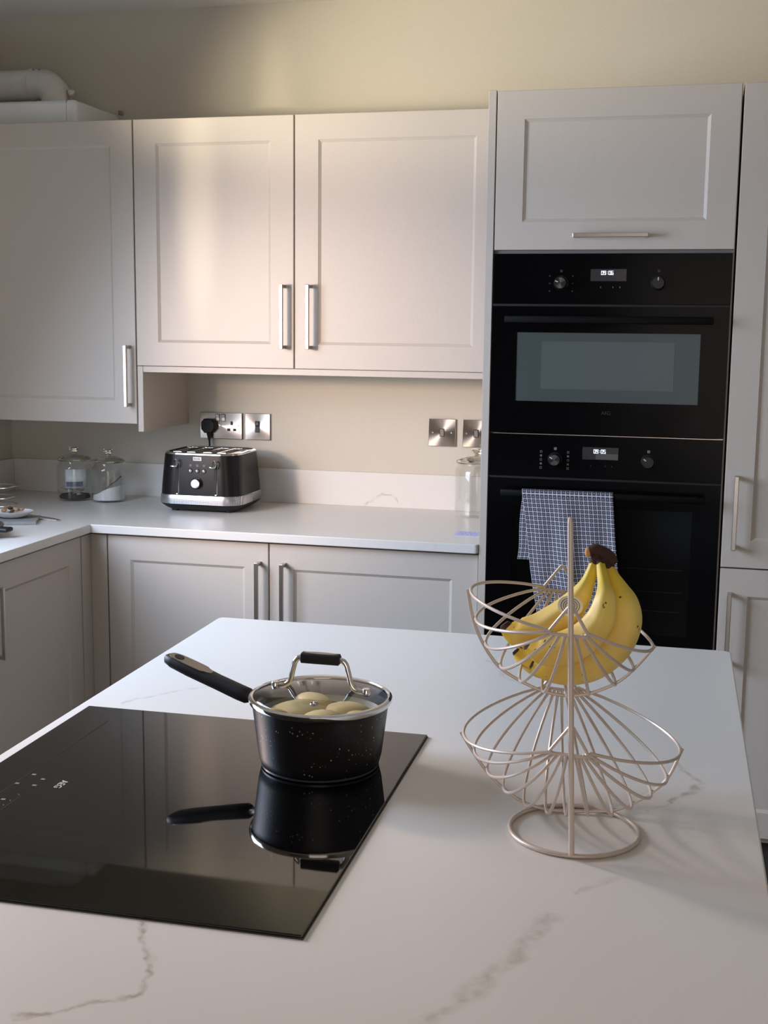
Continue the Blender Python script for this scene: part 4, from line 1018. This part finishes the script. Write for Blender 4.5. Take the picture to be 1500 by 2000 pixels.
# ------------------------------------------------------------------ bananas
BN = [
 [(0.4410,-2.4250,1.2212,0.0047), (0.4372,-2.4288,1.2062,0.0064), (0.4327,-2.4326,1.1923,0.0088), (0.4231,-2.4350,1.1743,0.0141), (0.4051,-2.4350,1.1520,0.0192), (0.3814,-2.4350,1.1350,0.0203), (0.3595,-2.4350,1.1300,0.0180), (0.3450,-2.4350,1.1345,0.0110), (0.3395,-2.4350,1.1410,0.0055)],
 [(0.4462,-2.4250,1.2203,0.0047), (0.4501,-2.4408,1.2080,0.0058), (0.4540,-2.4566,1.1967,0.0075), (0.4567,-2.4720,1.1826,0.0125), (0.4519,-2.4720,1.1607,0.0165), (0.4362,-2.4720,1.1403,0.0183), (0.4122,-2.4720,1.1262,0.0190), (0.3893,-2.4720,1.1220,0.0162), (0.3758,-2.4720,1.1255,0.0090), (0.3712,-2.4720,1.1290,0.0048)],
 [(0.4556,-2.4250,1.2172,0.0047), (0.4620,-2.4280,1.2033,0.0064), (0.4696,-2.4311,1.1895,0.0099), (0.4773,-2.4341,1.1728,0.0145), (0.4783,-2.4350,1.1505,0.0175), (0.4666,-2.4350,1.1233,0.0193), (0.4431,-2.4350,1.1010,0.0194), (0.4153,-2.4350,1.0915,0.0183), (0.3905,-2.4350,1.0908,0.0143), (0.3767,-2.4350,1.0934,0.0071), (0.3719,-2.4350,1.0955,0.0042)],
 [(0.4532,-2.4250,1.2183,0.0047), (0.4599,-2.4115,1.2000,0.0065), (0.4623,-2.3981,1.1762,0.0095), (0.4601,-2.3850,1.1487,0.0157), (0.4457,-2.3850,1.1179,0.0188), (0.4152,-2.3850,1.0906,0.0196), (0.3831,-2.3850,1.0824,0.0178), (0.3614,-2.3850,1.0865,0.0123), (0.3500,-2.3850,1.0932,0.0068), (0.3462,-2.3850,1.0968,0.0043)]]
CRW = [(0.4337,-2.4250,1.2303,0.0053), (0.4400,-2.4250,1.2324,0.0064), (0.4482,-2.4250,1.2299,0.0070), (0.4565,-2.4250,1.2238,0.0076), (0.4608,-2.4250,1.2163,0.0064)]
bb = thing('banana_bunch', 'bunch of yellow bananas with a round sticker lying in the upper wire tier', 'bananas', (0.4475, -2.425, 1.10))
def off(p): return (p[0]-0.4475, p[1]+2.425, p[2]-1.10)
def rad_interp(pts, n):
    rs = [Vector((p[3], 0, 0)) for p in pts]; return [max(v.x, 0.002) for v in catmull(rs, n)]
for i, P_ in enumerate(BN):
    path = catmull([off(p) for p in P_], 6); rr = rad_interp(P_, 6)
    k0 = len(path)-5
    ph = [0.4, 1.0, 0.1, 0.7][i]
    o = link('banana', tube(bmesh.new(), path[:k0+1], rr[:k0+1], 30, uv=True, ngon=lambda a, ph=ph: 1+0.045*math.cos(5*(a+ph))), BAN, bb, True)
    link('banana_tip', tube(bmesh.new(), path[k0:], [r_*1.02 for r_ in rr[k0:]], 16), BTIP, o, True)
cw = link('crown', tube(bmesh.new(), catmull([off(p) for p in CRW], 4), rad_interp(CRW, 4), 16, ngon=lambda a: 1+0.06*math.cos(3*a)), BTIP, bb, True)
for i, P_ in enumerate(BN):
    a = Vector(off(P_[0])); b = Vector(off(P_[1])); 
    link('stem_skin', tube(bmesh.new(), [a+(a-b)*0.35, a, a.lerp(b, .35), a.lerp(b, .6)], [0.0060, 0.0057, 0.0055, 0.0040], 12), BTIP, cw, True)
bm = bmesh.new(); bmesh.ops.create_icosphere(bm, subdivisions=2, radius=0.0062)
for v in bm.verts: v.co.x *= .6
link('cut_end', bm, BCUT, cw, True, loc=off((0.4322, -2.4265, 1.2290)))
# sticker on the front-left banana
def sticker():
    c = Vector(off((0.4165, -2.4510, 1.1700))); nrm = Vector((0.10, -0.93, 0.36)).normalized()
    tx = Vector((1, 0.08, -0.1)); tx = (tx-nrm*tx.dot(nrm)).normalized(); ty = nrm.cross(tx)
    bm = bmesh.new(); n = 32
    def dome(r0, r1, dz):
        ra = [bm.verts.new(c+tx*(0.0132*r0*math.cos(2*PI*k/n))+ty*(0.0112*r0*math.sin(2*PI*k/n))+nrm*(dz-0.0030*(r0*math.sin(2*PI*k/n))**2)) for k in range(n)]
        rb = [bm.verts.new(c+tx*(0.0132*r1*math.cos(2*PI*k/n))+ty*(0.0112*r1*math.sin(2*PI*k/n))+nrm*(dz-0.0030*(r1*math.sin(2*PI*k/n))**2)) for k in range(n)]
        for k in range(n): bm.faces.new((ra[k], ra[(k+1) % n], rb[(k+1) % n], rb[k]))
    for a, b in ((1.08, .8), (.8, .5), (.5, .2), (.2, .01)): dome(a, b, 0.0044)
    s = link('sticker', bm, STICK, bb, True)
    bm2 = bm = bmesh.new()
    for r0 in (0.82, 0.62, 0.44): dome(r0, r0-0.07, 0.0047)
    dome(0.22, 0.02, 0.0047)
    link('sticker_print', bm, STICKR, s, True)
sticker()
